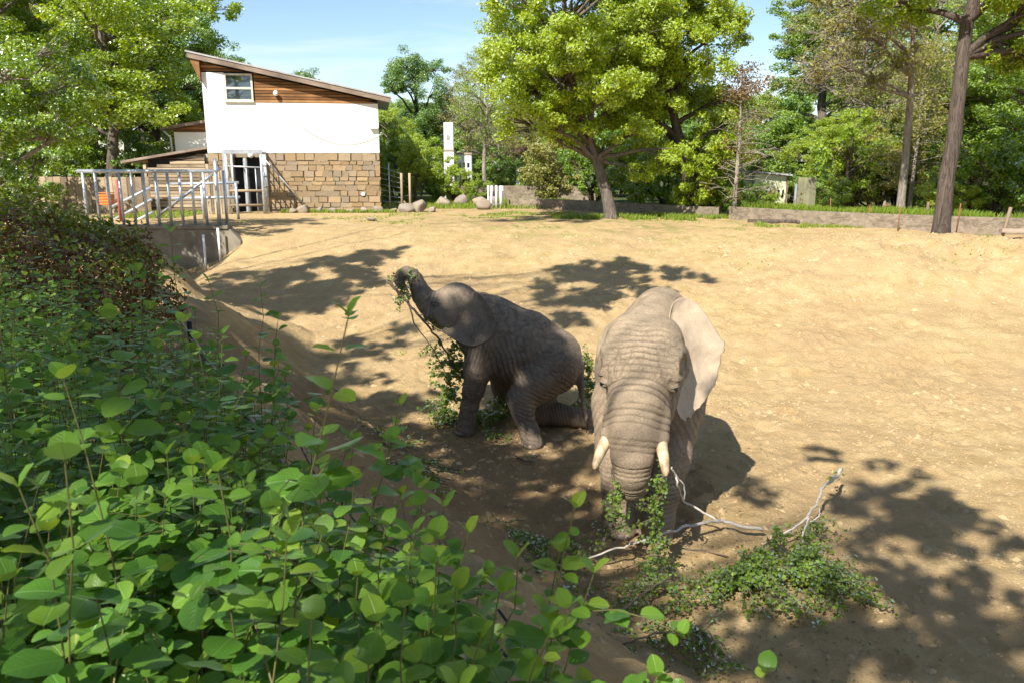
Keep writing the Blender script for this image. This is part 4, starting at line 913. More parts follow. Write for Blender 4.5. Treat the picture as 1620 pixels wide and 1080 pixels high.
# left of the house
own('near_tree', (-12.8, 20.5, 2.15), make_tree(61, [(-.5, 0, -.3), (-.4, 0, 3), (-.3, 0, 6), (-.2, 0, 9)], .18, env_clumps(62, (.4, 0, 5.4), (2.3, 2.1, 4.4), 34, .6, 1.0, .2), 42000, .095, limb_r=.07, start=.1), 'mid', 'bark_pale', 'leafy tree with small leaves hanging low over the clipped hedge')
wood_tree(80, 41, -90, 'tall', 'lime', 'with a pale trunk over the railing end', 'bark_pale', 1.1)
wood_tree(190, 37, -60, 'maple', 'lime', 'behind the board fence', wide=1.25)
wood_tree(255, 44, -25, 'oak', 'oak', 'rising left behind the house roof', 'bark_dark', 1.1)
wood_tree(130, 46, -120, 'tall', 'olive', 'deep in the wood behind the orange container')
wood_tree(150, 38, 170, 'shrubtree', 'mid', 'standing before the board fence')
wood_tree(30, 38, -120, 'maple', 'mid', 'behind the low hanging near tree')
wood_tree(280, 50, 60, 'loose', 'olive', 'against the left wall of the annex')
wood_tree(285, 47, -70, 'maple', 'lime', 'overtopping the annex roof', wide=1.15)
wood_tree(300, 41, 150, 'shrubtree', 'lime', 'tucked behind the annex', wide=1.2)
wood_tree(235, 55, -40, 'oak', 'mid', 'in the back row left of the house')
wood_tree(160, 62, -30, 'oak', 'mid', 'in the back row beyond the board fence')
wood_tree(70, 58, -60, 'oak', 'oak', 'in the far back row behind the near tree')
wood_tree(340, 60, 60, 'oak', 'oak', 'peeping past the high eave of the house')
wood_tree(478, 66, 102, 'oak', 'oak', 'showing only its crown above the house roof')
# between house and maples
wood_tree(662, 58, 76, 'oak', 'oak', 'with clumped crown right of the house', 'bark_dark', 1.0)
wood_tree(618, 48, 158, 'maple', 'maple', 'close behind the house corner', wide=1.1)
wood_tree(660, 39.5, 208, 'shrubtree', 'maple', 'bushing out behind the two fence posts', wide=1.0)
wood_tree(742, 56, 88, 'loose', 'olive', 'thin crowned beside the white tower', wide=.9)
wood_tree(768, 47, 60, 'loose', 'lime', 'with a slim pale trunk by the white posts', 'bark_pale', .9)
wood_tree(785, 55, 160, 'loose2', 'olive', 'with forked trunk behind the white posts', 'bark_pale', 1.1)
wood_tree(835, 58, 175, 'maple', 'olive', 'above the dark roofed house', wide=1.2)
wood_tree(890, 50, 190, 'maple', 'lime', 'filling the gap under the leaning maple', wide=1.2)
wood_tree(950, 62, 120, 'oak', 'mid', 'in the back row behind the maples', wide=1.2)
wood_tree(1040, 56, 120, 'maple', 'lime', 'in the back row between the two maples', wide=1.1)
wood_tree(720, 75, 150, 'oak', 'mid', 'far behind the white tower', wide=1.2)
wood_tree(800, 78, 170, 'oak', 'lime', 'far behind the dark roofed house', wide=1.3)
# right
wood_tree(1130, 44, 170, 'maple', 'lime', 'behind the half bare larch', wide=1.2)
wood_tree(1195, 58, 140, 'maple', 'lime', 'low in the gap of sky', wide=1.2)
wood_tree(1230, 40, 175, 'shrubtree', 'mid', 'behind the pale green hut', wide=1.3)
wood_tree(1290, 46, -60, 'tall', 'mid', 'forming the right side of the sky gap', wide=1.4)
wood_tree(1345, 41, -40, 'loose', 'olive', 'leaning over the green hut', 'bark_pale', 1.2)
wood_tree(1310, 36, 175, 'maple', 'maple', 'low behind the upright board', wide=1.5)
wood_tree(1400, 39, 90, 'loose2', 'lime', 'with tangled stems behind the low wall', 'bark_pale', 1.2)
wood_tree(1400, 50, -80, 'oak', 'mid', 'in the back row behind the tangled stems')
wood_tree(1450, 33, -50, 'loose', 'lime', 'with a grey trunk next to the tall bare trunk', 'bark_pale', .8)
wood_tree(1490, 45, -60, 'oak', 'oak', 'in the back row behind the tall trunk', wide=1.1)
wood_tree(1545, 34, 100, 'maple', 'mid', 'spreading behind the tall trunk', wide=1.5)
wood_tree(1610, 31, 60, 'maple', 'mid', 'overhanging the pale hut at the wall end', wide=1.4)
wood_tree(1590, 42, -120, 'tall', 'oak', 'tall in the back row beyond the wall end', wide=1.2)
wood_tree(1680, 36, -100, 'oak', 'mid', 'beyond the wall end')
wood_tree(1240, 66, 150, 'oak', 'mid', 'far behind the pale green hut', wide=1.2)
wood_tree(1100, 72, 130, 'oak', 'oak', 'far behind the dark trunked maple', wide=1.2)
wood_tree(880, 76, 170, 'oak', 'oak', 'far behind the leaning maple', wide=1.3)
wood_tree(580, 70, 190, 'oak', 'mid', 'far behind the house, mostly hidden', wide=1.2)
# undergrowth
G2 = 'bushes of the undergrowth behind the low walls'
BL_ = {'maple': 'yellow green', 'lime': 'fresh green', 'mid': 'mid green', 'oak': 'dark green', 'olive': 'olive twiggy'}
def bush(u, D, s, leafm, where, sz=1.0, key='bush'):
    X = UX(u, D); plant(key, 'bush', X, D, s, leafm, 'bark_dark', BL_[leafm] + ' bush ' + where, 'bush', G2, sz=sz)
for a in [(1098, 31.0, 1.15, 'maple', 'at the foot of the dark maple trunk', 1.2), (1128, 31.5, .9, 'lime', 'right of the dark maple trunk'), (1050, 33.5, 1.0, 'mid', 'between the two maple trunks', 1.1), (1010, 37, 1.2, 'lime', 'behind the leaning maple trunk', 1.2),
          (940, 40, 1.3, 'mid', 'behind the low wall left of the leaning trunk'), (880, 43, 1.4, 'olive', 'on the terrace under the maple boughs'), (842, 44, .6, 'maple', 'rounded on the terrace wall before the dark roofed house'), (757, 42, .5, 'lime', 'left of the white posts'), (720, 40, .8, 'maple', 'among the boulders of the yard edge'),
          (1172, 30.6, .55, 'mid', 'in front of the pale green hut corner'), (1205, 30.4, .45, 'lime', 'covering the lower wall of the green hut'), (1300, 31.5, .7, 'mid', 'right of the upright board'), (1340, 33, 1.2, 'lime', 'under the tangled stems', 1.2), (1385, 33, 1.2, 'olive', 'among the tangled stems', 1.2), (1420, 33.5, 1.2, 'mid', 'behind the grass verge of the low wall', 1.1),
          (1500, 29, .75, 'maple', 'behind the base of the tall bare trunk', .8), (1530, 30, .9, 'mid', 'in the deep shade right of the tall trunk'), (1580, 29, 1.2, 'mid', 'before the pale hut at the wall end', 1.1), (1640, 28, 1.2, 'oak', 'at the wall end'), (1470, 34, 1.4, 'oak', 'in shadow behind the grey trunk', 1.1),
          (630, 41, 1.2, 'lime', 'behind the boulder heap', 1.1), (692, 42, .7, 'mid', 'below the white tower'), (580, 44, 1.4, 'mid', 'hidden behind the house corner'), (980, 46, 1.5, 'oak', 'deep behind the leaning trunk', 1.2), (1080, 42, 1.5, 'oak', 'deep behind the dark trunk', 1.2), (1250, 40, 1.5, 'oak', 'in the dark behind the upright board', 1.2), (1350, 42, 1.6, 'oak', 'in the dark behind the tangled stems', 1.3), (1550, 38, 1.6, 'oak', 'in the dark behind the wall end tree', 1.3),
          (100, 36, 1.4, 'mid', 'below the pale trunk behind the railing'), (20, 30, 1.4, 'mid', 'under the near tree'), (225, 38, 1.2, 'oak', 'in shade behind the slatted shed')]: bush(*a)

for u, D, tv, w_ in [(560, 96, 170, 1.3), (640, 100, 150, 1.3), (705, 98, 180, 1.3), (770, 102, 160, 1.3), (840, 97, 175, 1.3), (910, 100, 150, 1.3), (980, 96, 160, 1.3), (1060, 100, 150, 1.3), (1140, 97, 150, 1.3), (1210, 100, 155, 1.3), (1290, 97, 120, 1.3), (1380, 95, 110, 1.3), (1470, 98, 110, 1.3), (1560, 95, 100, 1.3), (1650, 98, 100, 1.3), (300, 100, 110, 1.3), (210, 98, 90, 1.3), (120, 100, 80, 1.3), (30, 98, 80, 1.3)]:
    wood_tree(u, D, tv, 'oak', 'mid', 'in the farthest row of the wood', wide=w_, group='trees in the farthest row of the wood')
for a in [(790, 52, 1.0, 'mid', 'behind the ring of white posts'), (820, 62, 1.5, 'olive', 'left of the dark roofed house'), (862, 57, 1.2, 'mid', 'right of the dark roofed house'), (755, 60, 1.3, 'lime', 'beside the low white building'), (690, 50, 1.2, 'lime', 'in front of the white tower foot'), (905, 56, 1.8, 'mid', 'far under the leaning maple'), (770, 70, 2.2, 'mid', 'far behind the white posts'), (660, 64, 2.2, 'oak', 'far behind the boulder heap')]: bush(*a)
# ---- unseen trees behind and left of the camera, crowns shaped to shade the ground
def ground_hit(u, v):
    x = (u - 810)/1260; y = (540 - v)/1260; d = np.array([x, .9745 + y*.2243, -.2243 + y*.9745]); p = np.array([0, 0, 4.]); t = 1.
    tt = np.arange(1, 42, .04); Q = p + d*tt[:, None]; below = Q[:, 2] <= gsample(Q[:, 0], Q[:, 1]); return Q[int(np.argmax(below))] if below.any() else Q[-1]
shade = [tuple(ground_hit(u, v)) + (r,) for u, v, r in [
    (350, 470, .8), (420, 440, .9), (500, 420, .8), (570, 405, .7), (612, 400, .45), (380, 520, .75), (450, 480, .9), (520, 460, .7), (330, 500, .7), (300, 450, .6), (440, 540, .6), (560, 440, .5), (490, 570, .5), (560, 545, .4), (610, 555, .35), (470, 610, .4), (640, 520, .3),
    (900, 430, .55), (950, 425, .65), (1000, 418, .6), (1050, 430, .5), (1100, 440, .35), (880, 470, .5), (930, 470, .6), (980, 450, .5), (1020, 462, .45), (860, 505, .45), (905, 505, .4),
    (560, 640, .45), (620, 640, .5), (650, 690, .45), (590, 700, .4), (540, 690, .35), (700, 720, .4), (640, 760, .4), (760, 700, .4), (800, 740, .4), (720, 790, .4), (860, 750, .35), (900, 700, .4), (930, 740, .4), (905, 800, .35), (820, 810, .38), (770, 850, .38), (690, 840, .38), (850, 870, .35), (930, 860, .3), (620, 820, .35), (560, 760, .35), (920, 650, .4), (870, 690, .35),
    (1220, 735, .26), (1300, 720, .22), (1395, 735, .18), (1195, 785, .25), (1380, 790, .35), (1450, 780, .36), (1430, 815, .3), (1505, 822, .3), (1560, 832, .22), (1330, 800, .22), (1470, 855, .28), (1610, 880, .26), (1425, 930, .3), (1490, 960, .32), (1330, 1000, .32), (1410, 1020, .36), (1510, 1020, .36), (1590, 1000, .3), (1250, 1000, .34), (1150, 1040, .3), (1300, 1065, .3), (1600, 1065, .3), (1560, 930, .26), (1390, 880, .22),
    (880, 910, .3), (820, 890, .3), (950, 1000, .3), (1040, 1030, .3), (1000, 1065, .3), (870, 970, .3), (900, 1050, .3), (760, 920, .3), (740, 1000, .3), (850, 345, 1.2), (900, 348, 1.1)]]
shade += [(-.9, 11.5, 1.95, .45), (-.4, 11.35, 1.6, .45), (0, 11.3, 1.35, .45), (.45, 11.3, 1.15, .45), (.8, 11.3, .9, .4), (-.5, 11.2, .9, .4), (.15, 11.0, .6, .4), (-1.45, 11.5, 2.2, .25), (.3, 11.6, 1.75, .3), (-.65, 11.5, .4, .4)]
rs = np.random.RandomState(77)
for gx_ in np.arange(-4.2, .9, .62):
    for gy_ in np.arange(.3, 7.6, .62):
        if gx_ < bank_edge(gy_) + .9 and rs.rand() < (.22 if gy_ < 5 else .25): shade.append((gx_ + rs.uniform(-.2, .2), gy_ + rs.uniform(-.2, .2), 3.1, .42))
shade += [(x + rs.uniform(-.7, .7)*r*1.6, y + rs.uniform(-.7, .7)*r*2.2, z, r*.62) for (x, y, z, r) in list(shade) if z < 1.6 and y < 40 and r > .2]
def inpoly(u, v, P):
    c = False
    for i in range(len(P)):
        (x1, y1), (x2, y2) = P[i], P[i - 1]
        if (y1 > v) != (y2 > v) and u < (x2 - x1)*(v - y1)/(y2 - y1) + x1: c = not c
    return c
for P_, n_, r_ in (([(440, 600), (640, 590), (700, 640), (930, 690), (950, 900), (760, 1000), (600, 900), (480, 700)], 46, .34), ([(1190, 990), (1620, 900), (1620, 1080), (1000, 1080)], 9, .26), ([(290, 450), (600, 395), (620, 430), (480, 520), (420, 600), (330, 520)], 24, .5), ([(860, 440), (1000, 405), (1130, 440), (960, 500), (870, 500)], 8, .45), ([(1340, 770), (1560, 820), (1480, 880), (1360, 830)], 7, .26)):
    k = 0
    while k < n_:
        u, v = rs.uniform(280, 1620), rs.uniform(390, 1080)
        if inpoly(u, v, P_): shade.append(tuple(ground_hit(u, v)) + (r_*rs.uniform(.7, 1.2),)); k += 1
TR = [(-8.2, -1.5), (-13.0, 5.0), (-5.0, -7.5), (-10.5, -8.5), (-14.5, 12.5)]; lists = [[] for _ in TR]
ld = np.array(LD)
for (x, y, z, r) in shade:
    s_ = rs.uniform(11, 19)
    for k in range(40):
        p = np.array([x, y, z]) - ld*s_
        c_ = p - np.array([0, 0, 4.]); fw = c_[1]*.9745 - c_[2]*.2243; upv = c_[1]*.2243 + c_[2]*.9745
        if fw > .3 and abs(c_[0]/fw) < .75 and -.6 < upv/fw < .55: s_ += 1.2
        else: break
    hp = np.array([(1.3, 7.6, 2.15), (1.2, 7.25, 1.65), (1.95, 8.2, 2.1), (1.15, 7.15, 1.25)]); hd = hp - p; hd -= (hd @ ld)[:, None]*ld
    if z < 3 and np.linalg.norm(hd, axis=1).min() < r + .3: continue
    d = [math.hypot(p[0] - a, p[1] - b) for a, b in TR]; lists[int(np.argmin(d))].append((p[0], p[1], p[2], r*1.28))
TL = ['tall bank tree beside the viewing path whose boughs shade the shrubs', 'tall tree on the left bank that shades the sandy slope', 'tall tree behind the viewing place on the bank', 'tall tree far back on the bank above the path', 'tall tree at the bank end near the railing']
for k, ((tx, ty), cl_) in enumerate(zip(TR, lists)):
    if not cl_: continue
    top = max(c[2] for c in cl_); loc = [(c[0] - tx, c[1] - ty, c[2] - 2.15, c[3]) for c in cl_]
    tr_ = make_tree(90 + k, [(0, 0, -.4), (.1, 0, 4), (-.1, .1, 8), (.1, 0, max(12, top - 2))], .26, loc, int(330*sum((c[3]/.4)**2 for c in cl_)), .13, subs=8, limb_r=.016, start=.3, shell=.75)
    own('shade_tree', (tx, ty, 2.15), tr_, 'mid', 'bark', TL[k])
# ------------------------------------------------------------------ small structures around the yard
def PX(u, v, Y):
    x = (u - 810)/1260; y = (540 - v)/1260; t = Y/(.9745 + y*.2243); return Vector((x*t, Y, 4 + (-.2243 + y*.9745)*t))
def PZ(u, v, z):
    x = (u - 810)/1260; y = (540 - v)/1260; t = (z - 4)/(-.2243 + y*.9745); return Vector((x*t, (.9745 + y*.2243)*t, z))
# pale green hut
hx = UX(1218, 32.5); hut = empty('hut', (hx, 32.5, 1.8)); hut.scale = (.86, .86, .86); tag(hut, 'pale green hut with a row of slots half hidden by bushes', 'hut')
b = MB(); b.prism([(-.75, 0), (.72, 0), (.72, 1.72), (-.75, 1.86)], 0, 1.6); b.build('wall', M['pale_wall'], hut)
b = MB(); b.prism([(-.95, 1.90), (.9, 1.74), (.9, 1.82), (-.95, 1.98)], -.25, 1.9); b.build('roof', M['roof_sheet'], hut)
for k in range(6): b = MB(); b.box((-.42 + k*.2, -.012, .92), (.07, .03, .36), Matrix.Rotation(.12, 3, 'Y')); b.build('slot', M['dark'], hut)
b = MB(); b.box((.76, .0, .9), (.07, .1, 1.8)); b.build('corner_post', M['post_wood'], hut)
b = MB(); b.prism([(-1.9, 0), (-.78, 0), (-.78, 1.5), (-1.9, 1.4)], .4, 1.4); b.build('side_wall', M['pale_wall'], hut)
# upright board
bd = empty('upright_board', (UX(1275, 30), 30, 1.8), R(4)); tag(bd, 'tall weathered grey green board standing on the low wall', 'board')
M['greyboard'] = wood('mossy_board', (.26, .25, .15), (.40, .38, .24), (9, 9, .4), .6)
for k in range(3):
    b = MB(); b.box((-.23 + k*.235, rg.uniform(-.006, .006), .74), (.228, .05, 1.5)); b.build('plank', M['greyboard'], bd)
b = MB(); b.box((-.40, .03, .62), (.07, .07, 1.3)); b.build('post', M['galv'], bd)
# pale hut at the wall end
h2 = empty('garden_hut', (UX(1585, 35), 35, 1.8)); tag(h2, 'pale hut with dark brown roof deep in tree shade at the wall end', 'hut')
b = MB(); b.span((-1.1, 0, 0), (1.6, 2, 1.25)); b.build('wall', M['pale_wall'], h2)
M['brownroof'] = simple('brown_roof', (.07, .045, .03), (.14, .09, .06), 8, .8)
b = MB(); b.prism([(-1.3, 1.26), (1.8, 1.26), (1.7, 1.8), (-1.2, 1.8)], -.3, 2.3); b.build('roof', M['brownroof'], h2)
# dark shed behind the board
ds = empty('dark_shed', (UX(1308, 40), 40, 1.8)); tag(ds, 'dark timber shed in shadow behind the upright board', 'shed')
M['darkwood'] = wood('dark_wood', (.035, .032, .035), (.07, .06, .06), (7, 7, .3))
for k in range(12): b = MB(); b.box((-1.4 + k*.25, 0, 1.0), (.24, .04, 2.0)); b.build('board', M['darkwood'], ds)
b = MB(); b.prism([(-1.7, 2.02), (1.7, 2.02), (1.7, 2.12), (-1.7, 2.22)], -.3, 2); b.build('roof', M['roof_sheet'], ds)
# far house with dark roof
fh = empty('far_house', (UX(838, 58), 58, 1.8)); tag(fh, 'small pale house with dark pitched roof far under the trees', 'house')
b = MB(); b.span((-1.0, 0, 0), (1.4, 3, 2.3)); b.build('wall', M['white_wall'], fh)
b = MB(); b.prism([(-1.9, 2.25), (1.9, 2.25), (1.3, 3.3), (-.9, 2.9)], -.7, 3.5); b.build('roof', M['brownroof'], fh)
for x in (-.9, 1.4): b = MB(); b.tube([(x, -.6, 0), (x, -.6, 2.3)], .06, 6); b.build('porch_post', M['white_paint'], fh)
b = MB(); b.span((-.3, -.02, 0), (.6, -.004, 1.6)); b.build('door', M['dark'], fh)
# white tower and block
tw = empty('white_tower', (UX(711, 45), 45, 1.8)); tw.scale = (.6, .6, .80); tag(tw, 'narrow white tower rising far behind the yellow green tree', 'tower')
b = MB(); b.span((-.45, 0, 0), (.45, .9, 3.2)); b.build('lower_stage', M['white_wall'], tw)
b = MB(); b.span((-.42, .03, 3.32), (.42, .87, 5.1)); b.build('upper_stage', M['white_wall'], tw)
b = MB(); b.span((-.5, -.05, 3.2), (.5, .95, 3.32)); b.build('ledge', M['fascia'], tw)
for zz in (1.4, 2.4, 4.0): b = MB(); b.span((-.18, -.03, zz), (.1, -.01, zz + .28)); b.build('window', M['roof_sheet'], tw)
wb = empty('white_block', (UX(735, 46), 46, 1.8)); wb.scale = (.62, .62, .88); tag(wb, 'low white building with three small windows beside the white tower', 'building')
b = MB(); b.span((-.65, 0, 0), (.65, 2, 2.7)); b.build('wall', M['white_wall'], wb)
for k in range(3): b = MB(); b.span((-.5 + k*.38, -.03, 1.9), (-.28 + k*.38, -.01, 2.2)); b.build('window', M['glass'], wb)
b = MB(); b.span((-.2, -.03, .2), (.25, -.01, 1.2)); b.build('door', M['dark'], wb)
b = MB(); b.span((-.72, -.08, 2.7), (.72, 2.1, 2.82)); b.build('roof_edge', M['fascia'], wb)
# two timber posts with a brace and wire mesh
wf = empty('wire_fence', (UX(643, 35.5), 35.5, 1.8)); tag(wf, 'wire fence on two tall timber posts beside the boulder heap', 'fence')
for x in (-.2, .16): b = MB(); b.tube([(x, 0, -.1), (x, 0, 1.55)], .055, 8); b.build('post', M['post_wood'], wf, True)
b = MB(); b.tube([(.1, -.02, 0), (-.12, .02, .35)], .04, 6); b.build('brace', M['post_wood'], wf, True)
for x in (-1.25, -.75): b = MB(); b.tube([(x, .1, 0), (x, .1, 2.0)], .03, 6); b.build('steel_post', M['galv'], wf, True)
for z in np.linspace(.1, 1.9, 8): b = MB(); b.tube([(-1.4, .1, z), (-.2, .05, z*.8)], .008, 4); b.build('wire', M['galv'], wf)
# stakes with strings on the right
G = 'stakes along the low wall by the spoil heap'
for k, (u, v0, v1, D, mt, lb) in enumerate([(1316, 341, 308, 28.3, 'rust', 'thin rusty stake leaning near the upright board'), (1376, 352, 325, 26.4, 'rust', 'short thin rusty stake before the grass verge'), (1420, 368, 335, 24.6, 'rust', 'straight rusty stake with a flat foot left of the tall trunk'), (1463, 352, 318, 26.2, 'post_wood', 'thick pale wooden stake beside the tall trunk'), (1512, 370, 330, 24.2, 'rust', 'thin dark rusty stake close right of the tall trunk'), (1582, 386, 340, 22.2, 'post_wood', 'slanting wooden stake at the end of the spoil heap')]):
    p0 = PX(u, v0, D); X, Y = p0.x, p0.y; hgt = (v0 - v1)*D/1260 + .1; b = MB(); b.tube([(0, 0, -.15), ([-.1, -.05, 0, .05, .04, .16][k], 0, hgt)], .045 if mt == 'post_wood' else .018, 6)
    o = b.build('stake', M[mt], None, True); o.location = (X, Y, gz(X, Y)); tag(o, lb, 'stake', G)
# log and planks lying on the ground
b = MB(); b.tube([(0, 0, .06), (2.2, -.5, .08), (4.6, -1.3, .06)], [.09, .075, .06], 7); o = b.build('log', M['bark_dark'], None, True); o.location = (8.1, 27.6, gz(9, 27)); tag(o, 'long dark log lying along the shaded grass before the wall', 'log')
b = MB(); b.box((0, 0, .08), (3.4, .22, .10)); o = b.build('beam', M['fascia'], None); o.location = (15.2, 21.9, gz(15, 21.9) + .05); o.rotation_euler.z = R(-9); tag(o, 'pale timber beam lying behind the spoil heap', 'beam')
# green rail fence behind the maples
rf_ = empty('rail_fence', (UX(1045, 36.5), 36.5, 1.8)); tag(rf_, 'low green pipe rail fence behind the maples', 'fence')
M['greenpipe'] = simple('green_pipe', (.05, .12, .06), (.09, .17, .10), 9, .5)
for z in (.3, .55, .8): b = MB(); b.tube([(-2.6, 0, z), (2.6, 0, z)], .035, 6); b.build('rail', M['greenpipe'], rf_, True)
for k in range(5): b = MB(); b.tube([(-2.5 + k*1.25, .05, -.05), (-2.5 + k*1.25, .05, .9)], .04, 6); b.build('post', M['greenpipe'], rf_, True)
# black pipe barrier with cables along the bank
br = empty('cable_barrier', (0, 0, 0)); tag(br, 'black steel pipe barrier with cables along the bank under the shrubs', 'barrier')
def be(y, e=.35, z=0): return (bank_edge(y) + e, y, gz(bank_edge(y) + e, y) + z)
for z, r in ((.14, .024),):
    b = MB(); b.tube([be(y, -.3, z) for y in np.arange(1.0, 12, 1.)], r, 8); b.build('pipe', M['black_steel'], br, True)
for e, z in ((-.05, .2), (.12, .15)):
    b = MB(); b.tube([be(y, e, z + .03*math.sin(y*3)) for y in np.arange(.8, 5.2, .5)], .006, 5); b.build('cable', M['black_steel'], br)
for y in np.arange(1.2, 12, 1.6): b = MB(); b.tube([be(y, -.3, -.2), be(y, -.3, .3)], .024, 8); b.build('post', M['black_steel'], br, True)
# ------------------------------------------------------------------ grass
def blades(P, h, rs, wdt=.012):
    n = len(P); a = rs.uniform(0, 6.28, n); H_ = h*rs.uniform(.5, 1.3, n); dx, dy = np.cos(a), np.sin(a); ln = rs.uniform(.1, .55, n)*H_; w = wdt*(.6 + rs.rand(n))
    px, py = -dy*w, dx*w; z0 = P[:, 2]
    V = np.stack([np.stack([P[:, 0] - px, P[:, 1] - py, z0], 1), np.stack([P[:, 0] + px, P[:, 1] + py, z0], 1), np.stack([P[:, 0] + dx*ln*.35 + px*.7, P[:, 1] + dy*ln*.35 + py*.7, z0 + H_*.6], 1), np.stack([P[:, 0] + dx*ln, P[:, 1] + dy*ln, z0 + H_], 1)], 1).reshape(-1, 3)
    return V, np.arange(4*n).reshape(n, 4)
M['grass'] = leaf_mat('grass_blade', [(.10, .17, .015), (.16, .25, .02), (.22, .30, .03), (.30, .33, .07)], .4, .2)
rs = np.random.RandomState(3); VS = []; FS = []; off = 0
def sow(n, x0, x1, y0, y1, h, mask=None, wdt=.014):
    global off
    x = rs.uniform(x0, x1, n); y = rs.uniform(y0, y1, n); k = np.ones(n, bool) if mask is None else mask(x, y); x, y = x[k], y[k]
    V, Fq = blades(np.stack([x, y, gsample(x, y) - .01], 1), h, rs, wdt); VS.append(V); FS.append(Fq + off); off += len(V)
def patch(cx, cy, rx, ry): return lambda x, y: ((x - cx)/rx)**2 + ((y - cy)/ry)**2 + .6*fbm(np.stack([x, y, 0*x], 1), .9, 3) < .8
sow(15000, 1.5, 10.5, 28.4, 31.2, .17, lambda x, y: patch(5.6, 29.8, 4.6, 1.3)(x, y) & (fbm(np.stack([x, y, 0*x + 2], 1), 1.6, 3) > -.15)); sow(7000, -2, 4, 29, 34, .05, lambda x, y: patch(.8, 31.6, 3, 2.2)(x, y) & (fbm(np.stack([x, y, 0*x + 4], 1), 1.3, 3) > .1), .02)
sow(6000, 7, 13, 24.8, 27.6, .10, lambda x, y: patch(9.6, 26.4, 2.6, 1.0)(x, y) & (fbm(np.stack([x, y, 0*x + 2], 1), 1.8, 3) > 0))
sow(9000, -9, 5, 26, 35, .05, lambda x, y: fbm(np.stack([x, y, 0*x + 5], 1), .5, 3) > .35, .02)
sow(5000, 4, 14, 19, 29, .05, lambda x, y: fbm(np.stack([x, y, 0*x + 9], 1), .6, 3) > .55, .02)
wl_ = np.array(curve([(8.3, 30.3), (10.4, 27.9), (13, 25.9), (16.3, 24.2), (22, 22.5)], 40))
k_ = rs.randint(0, 39, 16000); t_ = rs.rand(16000)[:, None]; q = wl_[k_]*(1 - t_) + wl_[k_ + 1]*t_ + rs.uniform(-.1, 1.1, (16000, 1))*np.array([.5, .85])
gn = fbm(np.stack([q[:, 0], q[:, 1], 0*q[:, 0]], 1), 1.1, 3); q = q[gn > rs.uniform(-.5, .5, len(q))]
V, Fq = blades(np.stack([q[:, 0], q[:, 1], gsample(q[:, 0], q[:, 1]) + .25], 1), .30, rs, .012); VS.append(V); FS.append(Fq + off); off += len(V)
sow(9000, -15, -9, 27.5, 33.5, .12, lambda x, y: (y > 29) & (x < -12.4))
sow(2500, -9.5, -4.8, 32.9, 33.6, .14); sow(9000, -6, 3, 35.5, 42, .2)
for cx, cy in [(-.9, 9.9), (.6, 13.6), (2.4, 13.8), (-2.2, 15.2), (3.9, 16.2), (-1.9, 12.9)]: sow(60, cx - .12, cx + .12, cy - .1, cy + .1, .05, None, .004)
tag(mesh_obj('grass', np_mesh('grass', np.concatenate(VS), np.concatenate(FS)), M['grass']), 'green grass at the yard edge and along the low walls', 'grass', kind='stuff')
